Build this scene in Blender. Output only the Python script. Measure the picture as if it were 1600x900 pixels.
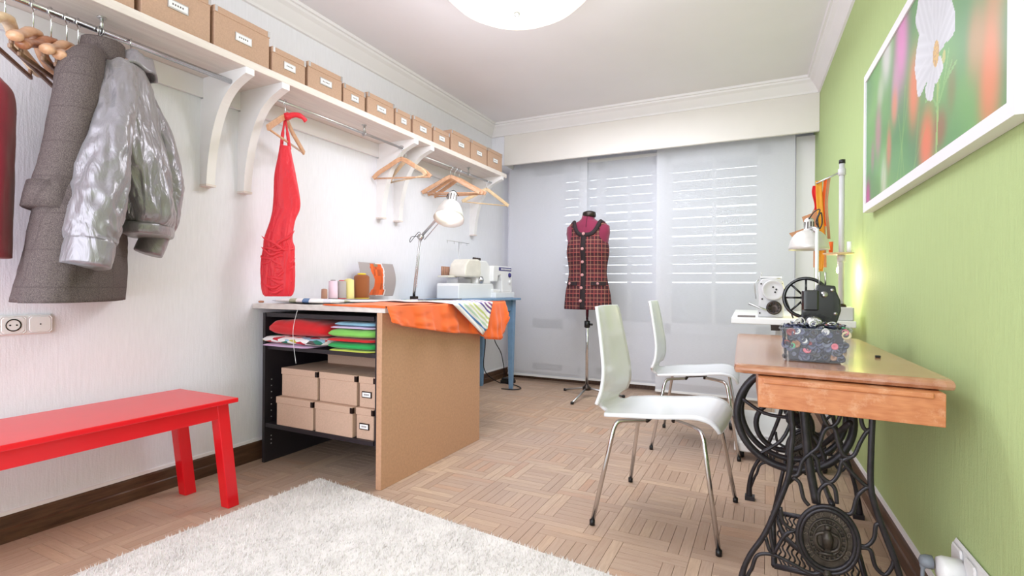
import bpy, math, random
from mathutils import Vector, Matrix, noise as MN
random.seed(7)
PI = math.pi
for o in list(bpy.data.objects): bpy.data.objects.remove(o)
sc = bpy.context.scene
COL = sc.collection

# ---------------------------------------------------------------- camera
cam = bpy.data.objects.new('camera', bpy.data.cameras.new('camera')); COL.objects.link(cam)
F = 805.0; YAW = math.atan(398/805.0); ROLL = math.radians(0.45)
cam.data.sensor_width = 36; cam.data.lens = F/1600*36
cam.data.clip_start = 0.02
fw = Vector((-math.sin(YAW), math.cos(YAW), 0)); rt = Vector((math.cos(YAW), math.sin(YAW), 0)); up = Vector((0, 0, 1))
R_ = math.cos(ROLL)*rt + math.sin(ROLL)*up; U_ = -math.sin(ROLL)*rt + math.cos(ROLL)*up
m = Matrix.Identity(4)
for i in range(3):
    m[i][0] = R_[i]; m[i][1] = U_[i]; m[i][2] = -fw[i]
m.translation = Vector((0, 0, 0.90))
cam.matrix_world = m
cam.data.shift_y = 0.0
sc.camera = cam

# ---------------------------------------------------------------- world, exposure
W = bpy.data.worlds.new('world'); sc.world = W; W.use_nodes = True
bg = W.node_tree.nodes['Background']; bg.inputs[0].default_value = (0.86, 0.92, 1.0, 1); bg.inputs[1].default_value = 5.0
sc.view_settings.view_transform = 'Standard'; sc.view_settings.look = 'None'
sc.view_settings.exposure = 0.13; sc.view_settings.gamma = 1.0; sc.view_settings.use_curve_mapping = False

def light(name, kind, loc, energy, color=(1, 1, 1), size=0.1, size_y=None, target=None, spot=None):
    d = bpy.data.lights.new(name, kind); d.energy = energy; d.color = color
    if kind == 'AREA':
        d.size = size
        if size_y: d.shape = 'RECTANGLE'; d.size_y = size_y
    elif kind in ('POINT', 'SPOT'): d.shadow_soft_size = size
    if spot: d.spot_size = spot; d.spot_blend = 0.6
    o = bpy.data.objects.new(name, d); COL.objects.link(o); o.location = loc
    if target is not None:
        o.rotation_euler = (Vector(target)-Vector(loc)).to_track_quat('-Z', 'Y').to_euler()
    return o
# broad fill added behind the camera; the wall there has no opening
light('rear_fill', 'AREA', (-1.0, -1.0, 1.4), 68, (0.85, 0.905, 1.0), 2.6, 2.2, (-1.15, 3.0, 1.15))
light('pendant_bulb', 'POINT', (-1.08, 2.20, 2.10), 16, (0.93, 0.95, 1.0), 0.16)
light('ceiling_fill', 'AREA', (-0.95, 2.95, 2.16), 29, (0.87, 0.92, 1.0), 1.2, 1.8, (-0.95, 3.25, 0.0))  # unseen fill area added under the ceiling to brighten the far end

# ---------------------------------------------------------------- materials
def lin(c):
    return tuple((x/12.92 if x <= 0.04045 else ((x+0.055)/1.055)**2.4) for x in c)
def rgb(r, g, b): return lin((r/255, g/255, b/255))+(1,)
class NT:
    def __init__(s, name):
        s.m = bpy.data.materials.new(name); s.m.use_nodes = True; s.t = s.m.node_tree
        s.b = s.t.nodes['Principled BSDF']; s.out = s.t.nodes['Material Output']
    def n(s, kind, **kw):
        x = s.t.nodes.new(kind)
        for k, v in kw.items(): setattr(x, k, v)
        return x
    def l(s, a, b): s.t.links.new(a, b)
    def coord(s, which='Object', scale=(1, 1, 1), rot=(0, 0, 0)):
        tc = s.n('ShaderNodeTexCoord'); mp = s.n('ShaderNodeMapping')
        s.l(tc.outputs[which], mp.inputs[0]); mp.inputs['Scale'].default_value = scale; mp.inputs['Rotation'].default_value = rot
        return mp.outputs[0]
    def ramp(s, fac, stops, interp='LINEAR'):
        r = s.n('ShaderNodeValToRGB'); r.color_ramp.interpolation = interp
        e = r.color_ramp.elements
        while len(e) < len(stops): e.new(0.5)
        for i, (p, c) in enumerate(stops): e[i].position = p; e[i].color = c
        s.l(fac, r.inputs[0]); return r.outputs[0]
    def noise(s, co, scale, detail=3, rough=0.5):
        x = s.n('ShaderNodeTexNoise'); x.inputs['Scale'].default_value = scale; x.inputs['Detail'].default_value = detail
        x.inputs['Roughness'].default_value = rough; s.l(co, x.inputs['Vector']); return x.outputs['Fac']
    def math(s, op, a, b=None):
        x = s.n('ShaderNodeMath', operation=op)
        for i, v in enumerate((a, b)):
            if v is None: continue
            if isinstance(v, (int, float)): x.inputs[i].default_value = v
            else: s.l(v, x.inputs[i])
        return x.outputs[0]
    def mix(s, fac, a, b, typ='MIX'):
        x = s.n('ShaderNodeMix', data_type='RGBA', blend_type=typ)
        for i, v in ((0, fac), (6, a), (7, b)):
            if isinstance(v, (int, float)): x.inputs[i].default_value = v
            elif isinstance(v, tuple): x.inputs[i].default_value = v
            else: s.l(v, x.inputs[i])
        return x.outputs[2]
    def bump(s, h, strength=0.3, dist=0.01):
        x = s.n('ShaderNodeBump'); x.inputs['Strength'].default_value = strength; x.inputs['Distance'].default_value = dist
        s.l(h, x.inputs['Height']); s.l(x.outputs[0], s.b.inputs['Normal'])
def mat(name, col, rough=0.5, metal=0.0, var=0.06, scale=12, bump=0.0, bscale=60, spec=0.5, coat=0, sheen=0, aniso=(1, 1, 1)):
    k = NT(name); co = k.coord('Object', aniso)
    f = k.noise(co, scale, 4)
    d = tuple(x*(1-var*2) for x in col[:3])+(1,); h = tuple(min(1, x*(1+var*1.2)) for x in col[:3])+(1,)
    c = k.ramp(f, [(0.25, d), (0.75, h)])
    k.l(c, k.b.inputs['Base Color'])
    k.b.inputs['Roughness'].default_value = rough; k.b.inputs['Metallic'].default_value = metal
    k.b.inputs['Specular IOR Level'].default_value = spec; k.b.inputs['Coat Weight'].default_value = coat
    k.b.inputs['Sheen Weight'].default_value = sheen
    if bump: k.bump(k.noise(co, bscale, 3), bump, 0.004)
    return k.m

def wallpaper(name, col, stripe=110, strength=0.25):
    k = NT(name); co = k.coord('Generated' if False else 'Object')
    sep = k.n('ShaderNodeSeparateXYZ'); k.l(co, sep.inputs[0])
    ax = k.math('ADD', sep.outputs[0], sep.outputs[1])
    cmb = k.n('ShaderNodeCombineXYZ'); k.l(ax, cmb.inputs[0]); zs = k.math('MULTIPLY', sep.outputs[2], 0.10); k.l(zs, cmb.inputs[1])
    n1 = k.noise(cmb.outputs[0], stripe, 2, 0.6)
    n2 = k.noise(co, 170, 2)
    h = k.math('ADD', n1, k.math('MULTIPLY', n2, 0.5))
    big = k.noise(co, 1.4, 3)
    c = k.mix(k.math('MULTIPLY', n1, 1.0), tuple(x*0.93 for x in col[:3])+(1,), tuple(min(1, x*1.06) for x in col[:3])+(1,))
    c = k.mix(k.math('MULTIPLY', big, 0.10), c, tuple(x*0.85 for x in col[:3])+(1,))
    k.l(c, k.b.inputs['Base Color']); k.b.inputs['Roughness'].default_value = 0.75; k.b.inputs['Specular IOR Level'].default_value = 0.25
    k.bump(h, strength, 0.004)
    return k.m

def wood(name, c1, c2, scale=18, stretch=(1, 8, 8), rough=0.45, coat=0.0, tone=False, wear=None, bump=0.1):
    k = NT(name); co = k.coord('Object', stretch)
    n = k.noise(co, scale*0.3, 6, 0.65)
    w = k.n('ShaderNodeTexWave'); w.inputs['Scale'].default_value = scale*0.25; w.inputs['Distortion'].default_value = 6; w.inputs['Detail'].default_value = 3
    k.l(co, w.inputs[0])
    f = k.math('ADD', k.math('MULTIPLY', n, 0.88), k.math('MULTIPLY', w.outputs['Fac'], 0.12))
    c = k.ramp(f, [(0.3, c1), (0.7, c2)])
    if wear:
        c = k.mix(k.ramp(k.noise(k.coord('Object'), 9, 8, 0.75), [(0.52, (0, 0, 0, 1)), (0.62, (0.9, 0.9, 0.9, 1))]), c, wear)
    k.l(c, k.b.inputs['Base Color']); k.b.inputs['Roughness'].default_value = rough; k.b.inputs['Coat Weight'].default_value = coat
    k.b.inputs['Coat Roughness'].default_value = 0.15
    if bump: k.bump(f, bump, 0.002)
    return k.m

M = {}
M['wall'] = wallpaper('white_wallpaper', rgb(240, 239, 246))
M['green'] = wallpaper('green_wallpaper', rgb(184, 203, 142), 90, 0.4)
M['ceil'] = mat('ceiling_paint', rgb(240, 236, 240), 0.9, var=0.015, scale=2)
M['trim'] = mat('white_gloss_trim', rgb(240, 236, 238), 0.45, var=0.012, scale=3)
M['cream'] = mat('cream_valance_paint', rgb(232, 226, 221), 0.55, var=0.015, scale=4)
M['bb'] = wood('dark_baseboard_wood', rgb(62, 40, 28), rgb(104, 74, 54), 22, (2, 1, 9), 0.4)
M['shelf'] = wood('whitewashed_shelf', rgb(222, 209, 202), rgb(240, 230, 222), 14, (10, 1, 10), 0.5, bump=0.05)
M['bracket'] = mat('white_painted_wood', rgb(245, 242, 242), 0.4, var=0.01)
M['kraft'] = mat('kraft_card', rgb(206, 172, 150), 0.75, var=0.05, scale=160, bump=0.08, bscale=200)
M['kraft2'] = mat('kraft_card_shelf', rgb(200, 164, 140), 0.75, var=0.05, scale=160, bump=0.08, bscale=200)
M['steel'] = mat('chrome', rgb(220, 220, 222), 0.16, 1.0, var=0.02)
M['brushed'] = mat('brushed_aluminium', rgb(205, 205, 205), 0.35, 1.0, var=0.05)
M['gun'] = mat('dark_metal', rgb(70, 62, 58), 0.35, 0.9)
M['hangwood'] = wood('hanger_wood', rgb(204, 150, 112), rgb(226, 178, 142), 16, (2, 10, 10), 0.35, 0.4)
M['hangdark'] = wood('hanger_wood_brown', rgb(150, 92, 66), rgb(190, 128, 92), 16, (2, 10, 10), 0.35, 0.4)
M['hangpale'] = wood('hanger_wood_pale', rgb(226, 190, 148), rgb(244, 216, 180), 16, (2, 10, 10), 0.35, 0.4)
M['barwood'] = wood('trouser_bar_wood', rgb(132, 98, 82), rgb(170, 136, 114), 16, (2, 10, 10), 0.4)
M['red'] = mat('red_lacquer', rgb(228, 5, 26), 0.3, var=0.02, coat=0.25)
M['black'] = mat('black_laminate', rgb(38, 33, 38), 0.45, var=0.08)
M['dark'] = mat('black_plastic', rgb(22, 22, 24), 0.4)
M['mdf'] = mat('raw_mdf_board', rgb(202, 156, 124), 0.7, var=0.05, scale=90)
M['mdfedge'] = mat('mdf_edge_paint', rgb(224, 196, 176), 0.7)
M['slab'] = wood('greyed_worktop', rgb(206, 198, 192), rgb(232, 226, 220), 20, (1, 9, 9), 0.55)
M['white'] = mat('white_plastic', rgb(238, 237, 236), 0.3, var=0.01)
M['chair'] = mat('white_lacquered_plywood', rgb(242, 243, 245), 0.22, var=0.005, coat=0.4)
M['cream2'] = mat('cream_plastic', rgb(232, 226, 214), 0.4)
M['blue'] = mat('blue_grey_paint', rgb(122, 156, 190), 0.45, var=0.06, scale=20)
M['navy'] = mat('navy_print', rgb(50, 44, 120), 0.5)
M['label'] = mat('paper_label', rgb(250, 250, 250), 0.6, var=0.01)
M['ink'] = mat('ink', rgb(120, 110, 110), 0.6)
M['iron'] = mat('cast_iron', rgb(54, 51, 55), 0.38, 0.5, var=0.2, scale=30, bump=0.25, bscale=90)
M['ironwood'] = mat('worn_bronze_iron', rgb(72, 65, 58), 0.45, 0.5, var=0.25, scale=60, bump=0.3, bscale=120)
M['sew'] = wood('oiled_table_wood', rgb(162, 104, 72), rgb(196, 142, 108), 24, (1.2, 9, 9), 0.25, 0.5, wear=rgb(190, 142, 116))
M['sew2'] = wood('worn_drawer_wood', rgb(186, 108, 64), rgb(210, 138, 90), 24, (1.2, 9, 14), 0.45, 0.1, wear=rgb(216, 158, 120))
M['orange'] = mat('orange_cotton', rgb(248, 108, 36), 0.8, var=0.04, sheen=0.2)
M['redcloth'] = mat('red_cotton', rgb(214, 22, 30), 0.85, var=0.06, sheen=0.2)
M['burg'] = mat('burgundy_jersey', rgb(128, 22, 62), 0.8, var=0.08, sheen=0.3)
M['crimson'] = mat('crimson_wool', rgb(176, 6, 52), 0.85, var=0.08, sheen=0.3)
M['paper'] = mat('brown_pattern_paper', rgb(190, 138, 102), 0.8)
M['lace'] = mat('dark_trim_braid', rgb(42, 28, 32), 0.85, var=0.15, scale=200, bump=0.5, bscale=300)
M['yellow'] = mat('amber_ribbon', rgb(226, 150, 30), 0.6)
M['silverb'] = mat('silver_buckle', rgb(220, 220, 220), 0.3, 0.9)

def satin():
    k = NT('silver_satin'); co = k.coord('Object')
    n = k.n('ShaderNodeTexNoise'); n.inputs['Scale'].default_value = 13; n.inputs['Detail'].default_value = 4; n.inputs['Distortion'].default_value = 1.2
    mp = k.coord('Object', (1, 1, 0.45)); k.l(mp, n.inputs['Vector'])
    k.b.inputs['Base Color'].default_value = rgb(150, 145, 150); k.b.inputs['Metallic'].default_value = 0.42
    k.b.inputs['Roughness'].default_value = 0.33; k.b.inputs['Sheen Weight'].default_value = 0.3
    k.bump(n.outputs['Fac'], 0.7, 0.022); return k.m
M['satin'] = satin()
def tweed():
    k = NT('grey_herringbone_tweed'); co = k.coord('Object')
    n = k.noise(co, 420, 2, 0.7)
    sep = k.n('ShaderNodeSeparateXYZ'); k.l(co, sep.inputs[0])
    def line(ax, f, w):
        a = k.math('FRACT', k.math('MULTIPLY', ax, f)); return k.math('LESS_THAN', a, w)
    lx = line(k.math('ADD', sep.outputs[0], k.math('MULTIPLY', sep.outputs[1], -0.7)), 11, 0.06); lz = line(sep.outputs[2], 9, 0.05)
    c = k.ramp(n, [(0.3, rgb(72, 63, 64)), (0.7, rgb(128, 115, 112))])
    c = k.mix(k.math('MULTIPLY', k.math('MAXIMUM', lx, lz), 0.25), c, rgb(70, 60, 62))
    k.l(c, k.b.inputs['Base Color']); k.b.inputs['Roughness'].default_value = 0.95; k.b.inputs['Specular IOR Level'].default_value = 0.1
    k.bump(n, 0.5, 0.003); return k.m
M['tweed'] = tweed()
def redsatin():
    k = NT('red_stretch_satin'); co = k.coord('Object', (1, 1, 0.6))
    n = k.noise(co, 11, 4)
    k.b.inputs['Base Color'].default_value = rgb(226, 34, 52); k.b.inputs['Roughness'].default_value = 0.5; k.b.inputs['Sheen Weight'].default_value = 0.15
    k.bump(n, 0.7, 0.03); return k.m
M['redsatin'] = redsatin()
def plaid():
    k = NT('burgundy_plaid_tweed'); co = k.coord('Object'); sep = k.n('ShaderNodeSeparateXYZ'); k.l(co, sep.inputs[0])
    ux = k.math('ADD', sep.outputs[0], k.math('MULTIPLY', sep.outputs[1], 0.25)); uz = sep.outputs[2]
    def band(ax, f, off, w): return k.math('LESS_THAN', k.math('FRACT', k.math('ADD', k.math('MULTIPLY', ax, f), off)), w)
    base = k.ramp(k.noise(co, 260, 2, 0.7), [(0.3, rgb(52, 20, 30)), (0.7, rgb(112, 48, 54))])
    c = k.mix(k.math('MULTIPLY', k.math('MAXIMUM', band(ux, 17, 0.2, 0.36), band(uz, 15, 0.4, 0.36)), 0.65), base, rgb(48, 22, 30))
    c = k.mix(k.math('MULTIPLY', k.math('MAXIMUM', band(ux, 17, 0.0, 0.11), band(uz, 15, 0.1, 0.10)), 0.85), c, rgb(160, 78, 74))
    c = k.mix(k.math('MULTIPLY', k.math('MAXIMUM', band(ux, 17, 0.5, 0.06), band(uz, 15, 0.6, 0.06)), 0.6), c, rgb(196, 146, 120))
    k.l(c, k.b.inputs['Base Color']); k.b.inputs['Roughness'].default_value = 0.9
    k.bump(k.noise(co, 250, 2), 0.5, 0.003); return k.m
M['plaid'] = plaid()
def stripes(name, cols, freq, axis=1, wob=0.0):
    k = NT(name); co = k.coord('Object'); sep = k.n('ShaderNodeSeparateXYZ'); k.l(co, sep.inputs[0])
    if axis == 'diag': ax_ = k.math('ADD', k.math('MULTIPLY', sep.outputs[1], 0.5), k.math('MULTIPLY', sep.outputs[2], 0.86))
    f = k.math('FRACT', k.math('MULTIPLY', ax_ if axis == 'diag' else sep.outputs[axis] if isinstance(axis, int) else k.math('ADD', sep.outputs[0], sep.outputs[1]), freq))
    st = [(i/len(cols), c) for i, c in enumerate(cols)]
    k.l(k.ramp(f, st, 'CONSTANT'), k.b.inputs['Base Color']); k.b.inputs['Roughness'].default_value = 0.8; return k.m
wh = rgb(240, 236, 236)
M['stripe1'] = stripes('striped_cotton', [wh, wh, wh, rgb(86, 128, 180), wh, rgb(190, 214, 190), wh, rgb(206, 212, 160), wh, rgb(196, 206, 130), wh, wh, rgb(98, 82, 150), wh, rgb(118, 72, 130), wh, rgb(150, 90, 140), wh], 4.4, 'diag')
M['stripe2'] = stripes('patterned_cotton', [wh, rgb(176, 178, 150), wh, rgb(92, 124, 168), wh, wh, rgb(220, 216, 226), wh], 2.6, 'xy')
def patterned():
    k = NT('multicolour_patterned_cotton'); v = k.n('ShaderNodeTexVoronoi'); v.inputs['Scale'].default_value = 34; k.l(k.coord('Object', (0.55, 1, 1.2)), v.inputs['Vector'])
    sp = k.n('ShaderNodeSeparateColor'); k.l(v.outputs['Color'], sp.inputs[0])
    k.l(k.ramp(sp.outputs[0], [(0, wh), (0.42, rgb(196, 40, 56)), (0.56, rgb(196, 184, 90)), (0.66, rgb(40, 116, 96)), (0.76, wh), (0.84, rgb(150, 190, 214)), (0.92, rgb(84, 78, 78))], 'CONSTANT'), k.b.inputs['Base Color'])
    k.b.inputs['Roughness'].default_value = 0.85; return k.m
M['stripe3'] = patterned()
def vcol(name, rough=0.6, objrand=False):
    k = NT(name); a = k.n('ShaderNodeVertexColor'); a.layer_name = 'Col'
    k.l(a.outputs[0], k.b.inputs['Base Color']); k.b.inputs['Roughness'].default_value = rough; return k.m
M['vcol'] = vcol('printed_photo', 0.35); M['buttons'] = vcol('button_plastic', 0.3); M['print'] = M['vcol']
def parquet():
    k = NT('oak_parquet'); a = k.n('ShaderNodeVertexColor'); a.layer_name = 'Col'
    sp = k.n('ShaderNodeSeparateColor'); k.l(a.outputs[0], sp.inputs[0])
    tone = sp.outputs[0]; d = sp.outputs[1]
    geo = k.n('ShaderNodeNewGeometry'); 
    def st(s):
        mp = k.n('ShaderNodeMapping'); k.l(geo.outputs['Position'], mp.inputs[0]); mp.inputs['Scale'].default_value = s; return mp.outputs[0]
    off = k.math('MULTIPLY', tone, 37.0)
    def ns(co):
        x = k.n('ShaderNodeTexNoise', noise_dimensions='4D'); x.inputs['Scale'].default_value = 1; x.inputs['Detail'].default_value = 5; x.inputs['Roughness'].default_value = 0.65
        k.l(co, x.inputs['Vector']); k.l(off, x.inputs['W']); return x.outputs['Fac']
    g = k.mix(d, ns(st((12, 110, 1))), ns(st((110, 12, 1))))
    base = k.ramp(tone, [(0.0, rgb(176, 150, 130)), (0.3, rgb(188, 162, 142)), (0.6, rgb(194, 168, 148)), (0.85, rgb(210, 184, 158)), (1.0, rgb(192, 152, 126))])
    c = k.mix(k.ramp(g, [(0.35, (0, 0, 0, 1)), (0.7, (0.75, 0.75, 0.75, 1))]), base, rgb(172, 142, 122))
    dirt = k.noise(st((1.3, 1.3, 1)), 1.0, 6, 0.6)
    c = k.mix(k.ramp(dirt, [(0.45, (0, 0, 0, 1)), (0.70, (0.75, 0.75, 0.75, 1))]), c, rgb(178, 156, 144))
    gx = k.noise(st((1, 1, 1)), 0.7, 1)
    c = k.mix(k.ramp(gx, [(0.4, (0, 0, 0, 1)), (0.7, (0.35, 0.35, 0.35, 1))]), c, rgb(206, 160, 124))
    k.l(c, k.b.inputs['Base Color'])
    k.l(k.ramp(g, [(0.2, (0.42,)*3+(1,)), (0.8, (0.62,)*3+(1,))]), k.b.inputs['Roughness'])
    k.bump(g, 0.15, 0.001); return k.m
M['parquet'] = parquet()
M['subfloor'] = mat('parquet_joint', rgb(168, 142, 124), 0.9)
def curtain(name, tr, col=(0.84, 0.84, 0.88, 1)):
    k = NT(name); nt = k.t
    d = k.n('ShaderNodeBsdfDiffuse'); t = k.n('ShaderNodeBsdfTranslucent'); tp = k.n('ShaderNodeBsdfTransparent')
    co = k.coord('Object', (1, 1, 1)); f = k.noise(k.coord('Object', (40, 40, 900)), 1, 2)
    c = k.ramp(f, [(0.3, tuple(x*0.93 for x in col[:3])+(1,)), (0.7, col)]); k.l(c, d.inputs[0]); k.l(c, t.inputs[0])
    m1 = k.n('ShaderNodeMixShader'); m1.inputs[0].default_value = 0.3; k.l(d.outputs[0], m1.inputs[1]); k.l(t.outputs[0], m1.inputs[2])
    m2 = k.n('ShaderNodeMixShader'); m2.inputs[0].default_value = tr; k.l(m1.outputs[0], m2.inputs[1]); k.l(tp.outputs[0], m2.inputs[2])
    k.l(m2.outputs[0], k.out.inputs[0]); return k.m
M['sheer'] = curtain('sheer_white_panel', 0.22, (0.93, 0.93, 0.975, 1))
M['shutter'] = mat('grey_roller_shutter', rgb(178, 190, 202), 0.6)
M['winwhite'] = mat('white_window_frame', rgb(236, 236, 240), 0.4, var=0.01)
def glass(name, alpha=0.1, col=(1, 1, 1, 1), rough=0.02):
    k = NT(name); g = k.n('ShaderNodeBsdfGlossy'); g.inputs['Roughness'].default_value = rough
    tp = k.n('ShaderNodeBsdfTransparent'); tp.inputs[0].default_value = col
    mx = k.n('ShaderNodeMixShader'); mx.inputs[0].default_value = alpha
    k.l(tp.outputs[0], mx.inputs[1]); k.l(g.outputs[0], mx.inputs[2]); k.l(mx.outputs[0], k.out.inputs[0]); return k.m
M['glass'] = glass('window_glass', 0.035)
def tub():
    k = NT('clear_tub_plastic'); d = k.n('ShaderNodeBsdfDiffuse'); d.inputs[0].default_value = (0.75, 0.82, 0.9, 1)
    g = k.n('ShaderNodeBsdfGlossy'); g.inputs['Roughness'].default_value = 0.15; tp = k.n('ShaderNodeBsdfTransparent')
    m1 = k.n('ShaderNodeMixShader'); m1.inputs[0].default_value = 0.3; k.l(d.outputs[0], m1.inputs[1]); k.l(g.outputs[0], m1.inputs[2])
    m2 = k.n('ShaderNodeMixShader'); m2.inputs[0].default_value = 0.86; k.l(m1.outputs[0], m2.inputs[1]); k.l(tp.outputs[0], m2.inputs[2])
    k.l(m2.outputs[0], k.out.inputs[0]); return k.m
M['tub'] = tub()
def emit(name, col, strength):
    k = NT(name); e = k.n('ShaderNodeEmission'); e.inputs[0].default_value = col; e.inputs[1].default_value = strength
    k.l(e.outputs[0], k.out.inputs[0]); return k.m
M['lampglass'] = emit('lit_opal_glass', (1.0, 0.955, 0.84, 1), 1.35)
M['bulb'] = emit('lit_bulb', (1.0, 0.96, 0.90, 1), 6.5)
M['bulb2'] = emit('lit_warm_bulb', (1.0, 0.82, 0.45, 1), 14)
M['rug'] = mat('cream_pile', rgb(232, 226, 222), 1.0, var=0.05, scale=9, sheen=0.5, spec=0.1)

# ---------------------------------------------------------------- mesh builder
class MB:
    def __init__(s): s.v = []; s.f = []; s.c = []; s.cur = None; s.sm = []
    def add(s, vs, fs, T=None, smooth=False):
        b = len(s.v)
        s.v += [tuple(T @ Vector(p)) if T else tuple(p) for p in vs]
        s.f += [tuple(b+i for i in f) for f in fs]
        s.sm += [smooth]*len(fs); s.c += [s.cur]*len(fs); return s
    def box(s, x0, x1, y0, y1, z0, z1, T=None):
        vs = [(x, y, z) for z in (z0, z1) for y in (y0, y1) for x in (x0, x1)]
        return s.add(vs, [(0, 2, 3, 1), (4, 5, 7, 6), (0, 1, 5, 4), (2, 6, 7, 3), (0, 4, 6, 2), (1, 3, 7, 5)], T)
    def bevbox(s, x0, x1, y0, y1, z0, z1, r=0.005, T=None):
        # chamfered box (rounded plan corners + top/bottom chamfer)
        def ring(z, i):
            a = r
            return [(x0+a+i, y0+i, z), (x1-a-i, y0+i, z), (x1-i, y0+a+i, z), (x1-i, y1-a-i, z), (x1-a-i, y1-i, z), (x0+a+i, y1-i, z), (x0+i, y1-a-i, z), (x0+i, y0+a+i, z)]
        q = r*0.6
        vs = ring(z0, q)+ring(z0+q, 0)+ring(z1-q, 0)+ring(z1, q)
        fs = [tuple(range(7, -1, -1)), tuple(range(24, 32))]
        for k in range(3):
            for i in range(8):
                j = (i+1) % 8; fs.append((k*8+i, k*8+j, k*8+8+j, k*8+8+i))
        return s.add(vs, fs, T)
    def prism(s, pts, z0, z1, T=None):      # polygon in xy, extruded in z
        n = len(pts); vs = [(x, y, z0) for x, y in pts]+[(x, y, z1) for x, y in pts]
        fs = [tuple(range(n-1, -1, -1)), tuple(range(n, 2*n))]+[(i, (i+1) % n, n+(i+1) % n, n+i) for i in range(n)]
        return s.add(vs, fs, T)
    def loft(s, rings, cap=True, closed=True, T=None, smooth=True):
        n = len(rings[0]); vs = [p for r in rings for p in r]; fs = []
        for k in range(len(rings)-1):
            for i in range(n if closed else n-1):
                j = (i+1) % n; fs.append((k*n+i, k*n+j, (k+1)*n+j, (k+1)*n+i))
        if cap:
            fs.append(tuple(range(n-1, -1, -1))); fs.append(tuple((len(rings)-1)*n+i for i in range(n)))
        return s.add(vs, fs, T, smooth)
    def lathe(s, prof, n=24, T=None, cap=True, smooth=True):
        rings = [[(r*math.cos(2*PI*i/n), r*math.sin(2*PI*i/n), z) for i in range(n)] for r, z in prof]
        return s.loft(rings, cap, True, T, smooth)
    def tube(s, pts, r=0.005, n=8, closed=False, flat=None, smooth=True, caps=True):
        # r: number or list; flat=(normal vector, ratio) squashes section along normal
        P = [Vector(p) for p in pts]; N = len(P); rings = []
        prev = None
        for i, p in enumerate(P):
            if closed: t = P[(i+1) % N]-P[i-1]
            else: t = P[min(i+1, N-1)]-P[max(i-1, 0)]
            t.normalize()
            if prev is None:
                a = Vector((0, 0, 1)) if abs(t.z) < 0.9 else Vector((1, 0, 0)); u = t.cross(a).normalized()
            else:
                u = (prev-t*prev.dot(t)).normalized()
            prev = u; w = t.cross(u); rr = r[i] if isinstance(r, (list, tuple)) else r
            ring = []
            for k in range(n):
                a = 2*PI*k/n; q = (u*math.cos(a)+w*math.sin(a))*rr
                if flat: nv, ratio = flat; q = q-nv*(q.dot(nv)*(1-ratio))
                ring.append(tuple(p+q))
            rings.append(ring)
        if closed: rings.append(rings[0]); return s.loft(rings, False, smooth=smooth)
        return s.loft(rings, caps, smooth=smooth)
    def cyl(s, p0, p1, r, n=16, r2=None):
        return s.tube([p0, p1], [r, r if r2 is None else r2], n)
    def grid(s, fn, nu, nv, closed_u=False, smooth=True):
        vs = [fn(i/(nu if closed_u else nu-1), j/(nv-1)) for j in range(nv) for i in range(nu)]; fs = []
        for j in range(nv-1):
            for i in range(nu if closed_u else nu-1):
                k = (i+1) % nu; fs.append((j*nu+i, j*nu+k, (j+1)*nu+k, (j+1)*nu+i))
        return s.add(vs, fs, None, smooth)
    def build(s, name, m, parent=None, bevel=0, solid=0, sub=0):
        me = bpy.data.meshes.new(name); me.from_pydata(s.v, [], s.f)
        me.polygons.foreach_set('use_smooth', s.sm)
        if any(c is not None for c in s.c):
            at = me.color_attributes.new('Col', 'FLOAT_COLOR', 'CORNER'); arr = []
            for f, c in zip(s.f, s.c): arr += list((c or (1, 1, 1))[:3]+(1,))*len(f)
            at.data.foreach_set('color', arr)
        me.update()
        o = bpy.data.objects.new(name, me); COL.objects.link(o)
        me.materials.append(M[m] if isinstance(m, str) else m)
        if parent: o.parent = parent
        if solid: d = o.modifiers.new('s', 'SOLIDIFY'); d.thickness = solid; d.offset = 0
        if bevel: d = o.modifiers.new('b', 'BEVEL'); d.width = bevel; d.segments = 2; d.limit_method = 'ANGLE'; d.angle_limit = 0.6
        if sub: d = o.modifiers.new('u', 'SUBSURF'); d.levels = sub; d.render_levels = sub
        return o
def TR(loc=(0, 0, 0), rz=0, rx=0, ry=0, s=1):
    return Matrix.Translation(loc) @ Matrix.Rotation(rz, 4, 'Z') @ Matrix.Rotation(ry, 4, 'Y') @ Matrix.Rotation(rx, 4, 'X') @ Matrix.Scale(s, 4)
def curve(pts, k=6, closed=False):
    P = [Vector(p) for p in pts]; out = []; n = len(P)
    for i in range(n if closed else n-1):
        if closed: a, b, c, d = P[i-1], P[i], P[(i+1) % n], P[(i+2) % n]
        else: a, b, c, d = P[max(i-1, 0)], P[i], P[i+1], P[min(i+2, n-1)]
        for j in range(k):
            t = j/k
            out.append(0.5*((2*b)+(c-a)*t+(2*a-5*b+4*c-d)*t*t+(-a+3*b-3*c+d)*t**3))
    if not closed: out.append(P[-1])
    return out
def thing(name, label, cat, loc=(0, 0, 0), rz=0, group=None):
    o = bpy.data.objects.new(name, None); COL.objects.link(o); o.empty_display_size = 0.05
    o.location = loc; o.rotation_euler = (0, 0, rz); o['label'] = label; o['category'] = cat
    if group: o['group'] = group
    return o
def tag(o, label, cat, group=None):
    o['label'] = label; o['category'] = cat
    if group: o['group'] = group
    return o
def struct(o, label=None, cat=None):
    o['kind'] = 'structure'
    if label: o['label'] = label
    if cat: o['category'] = cat
    return o
def dup(root, loc=None, rz=None, label=None, group=None):
    r = root.copy(); COL.objects.link(r)
    if loc is not None: r.location = loc
    if rz is not None: r.rotation_euler = (0, 0, rz)
    if label: r['label'] = label
    if group: r['group'] = group
    for ch in list(root.children):
        c = ch.copy(); COL.objects.link(c); c.parent = r
        for g in list(ch.children):
            d = g.copy(); COL.objects.link(d); d.parent = c
    return r
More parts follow.
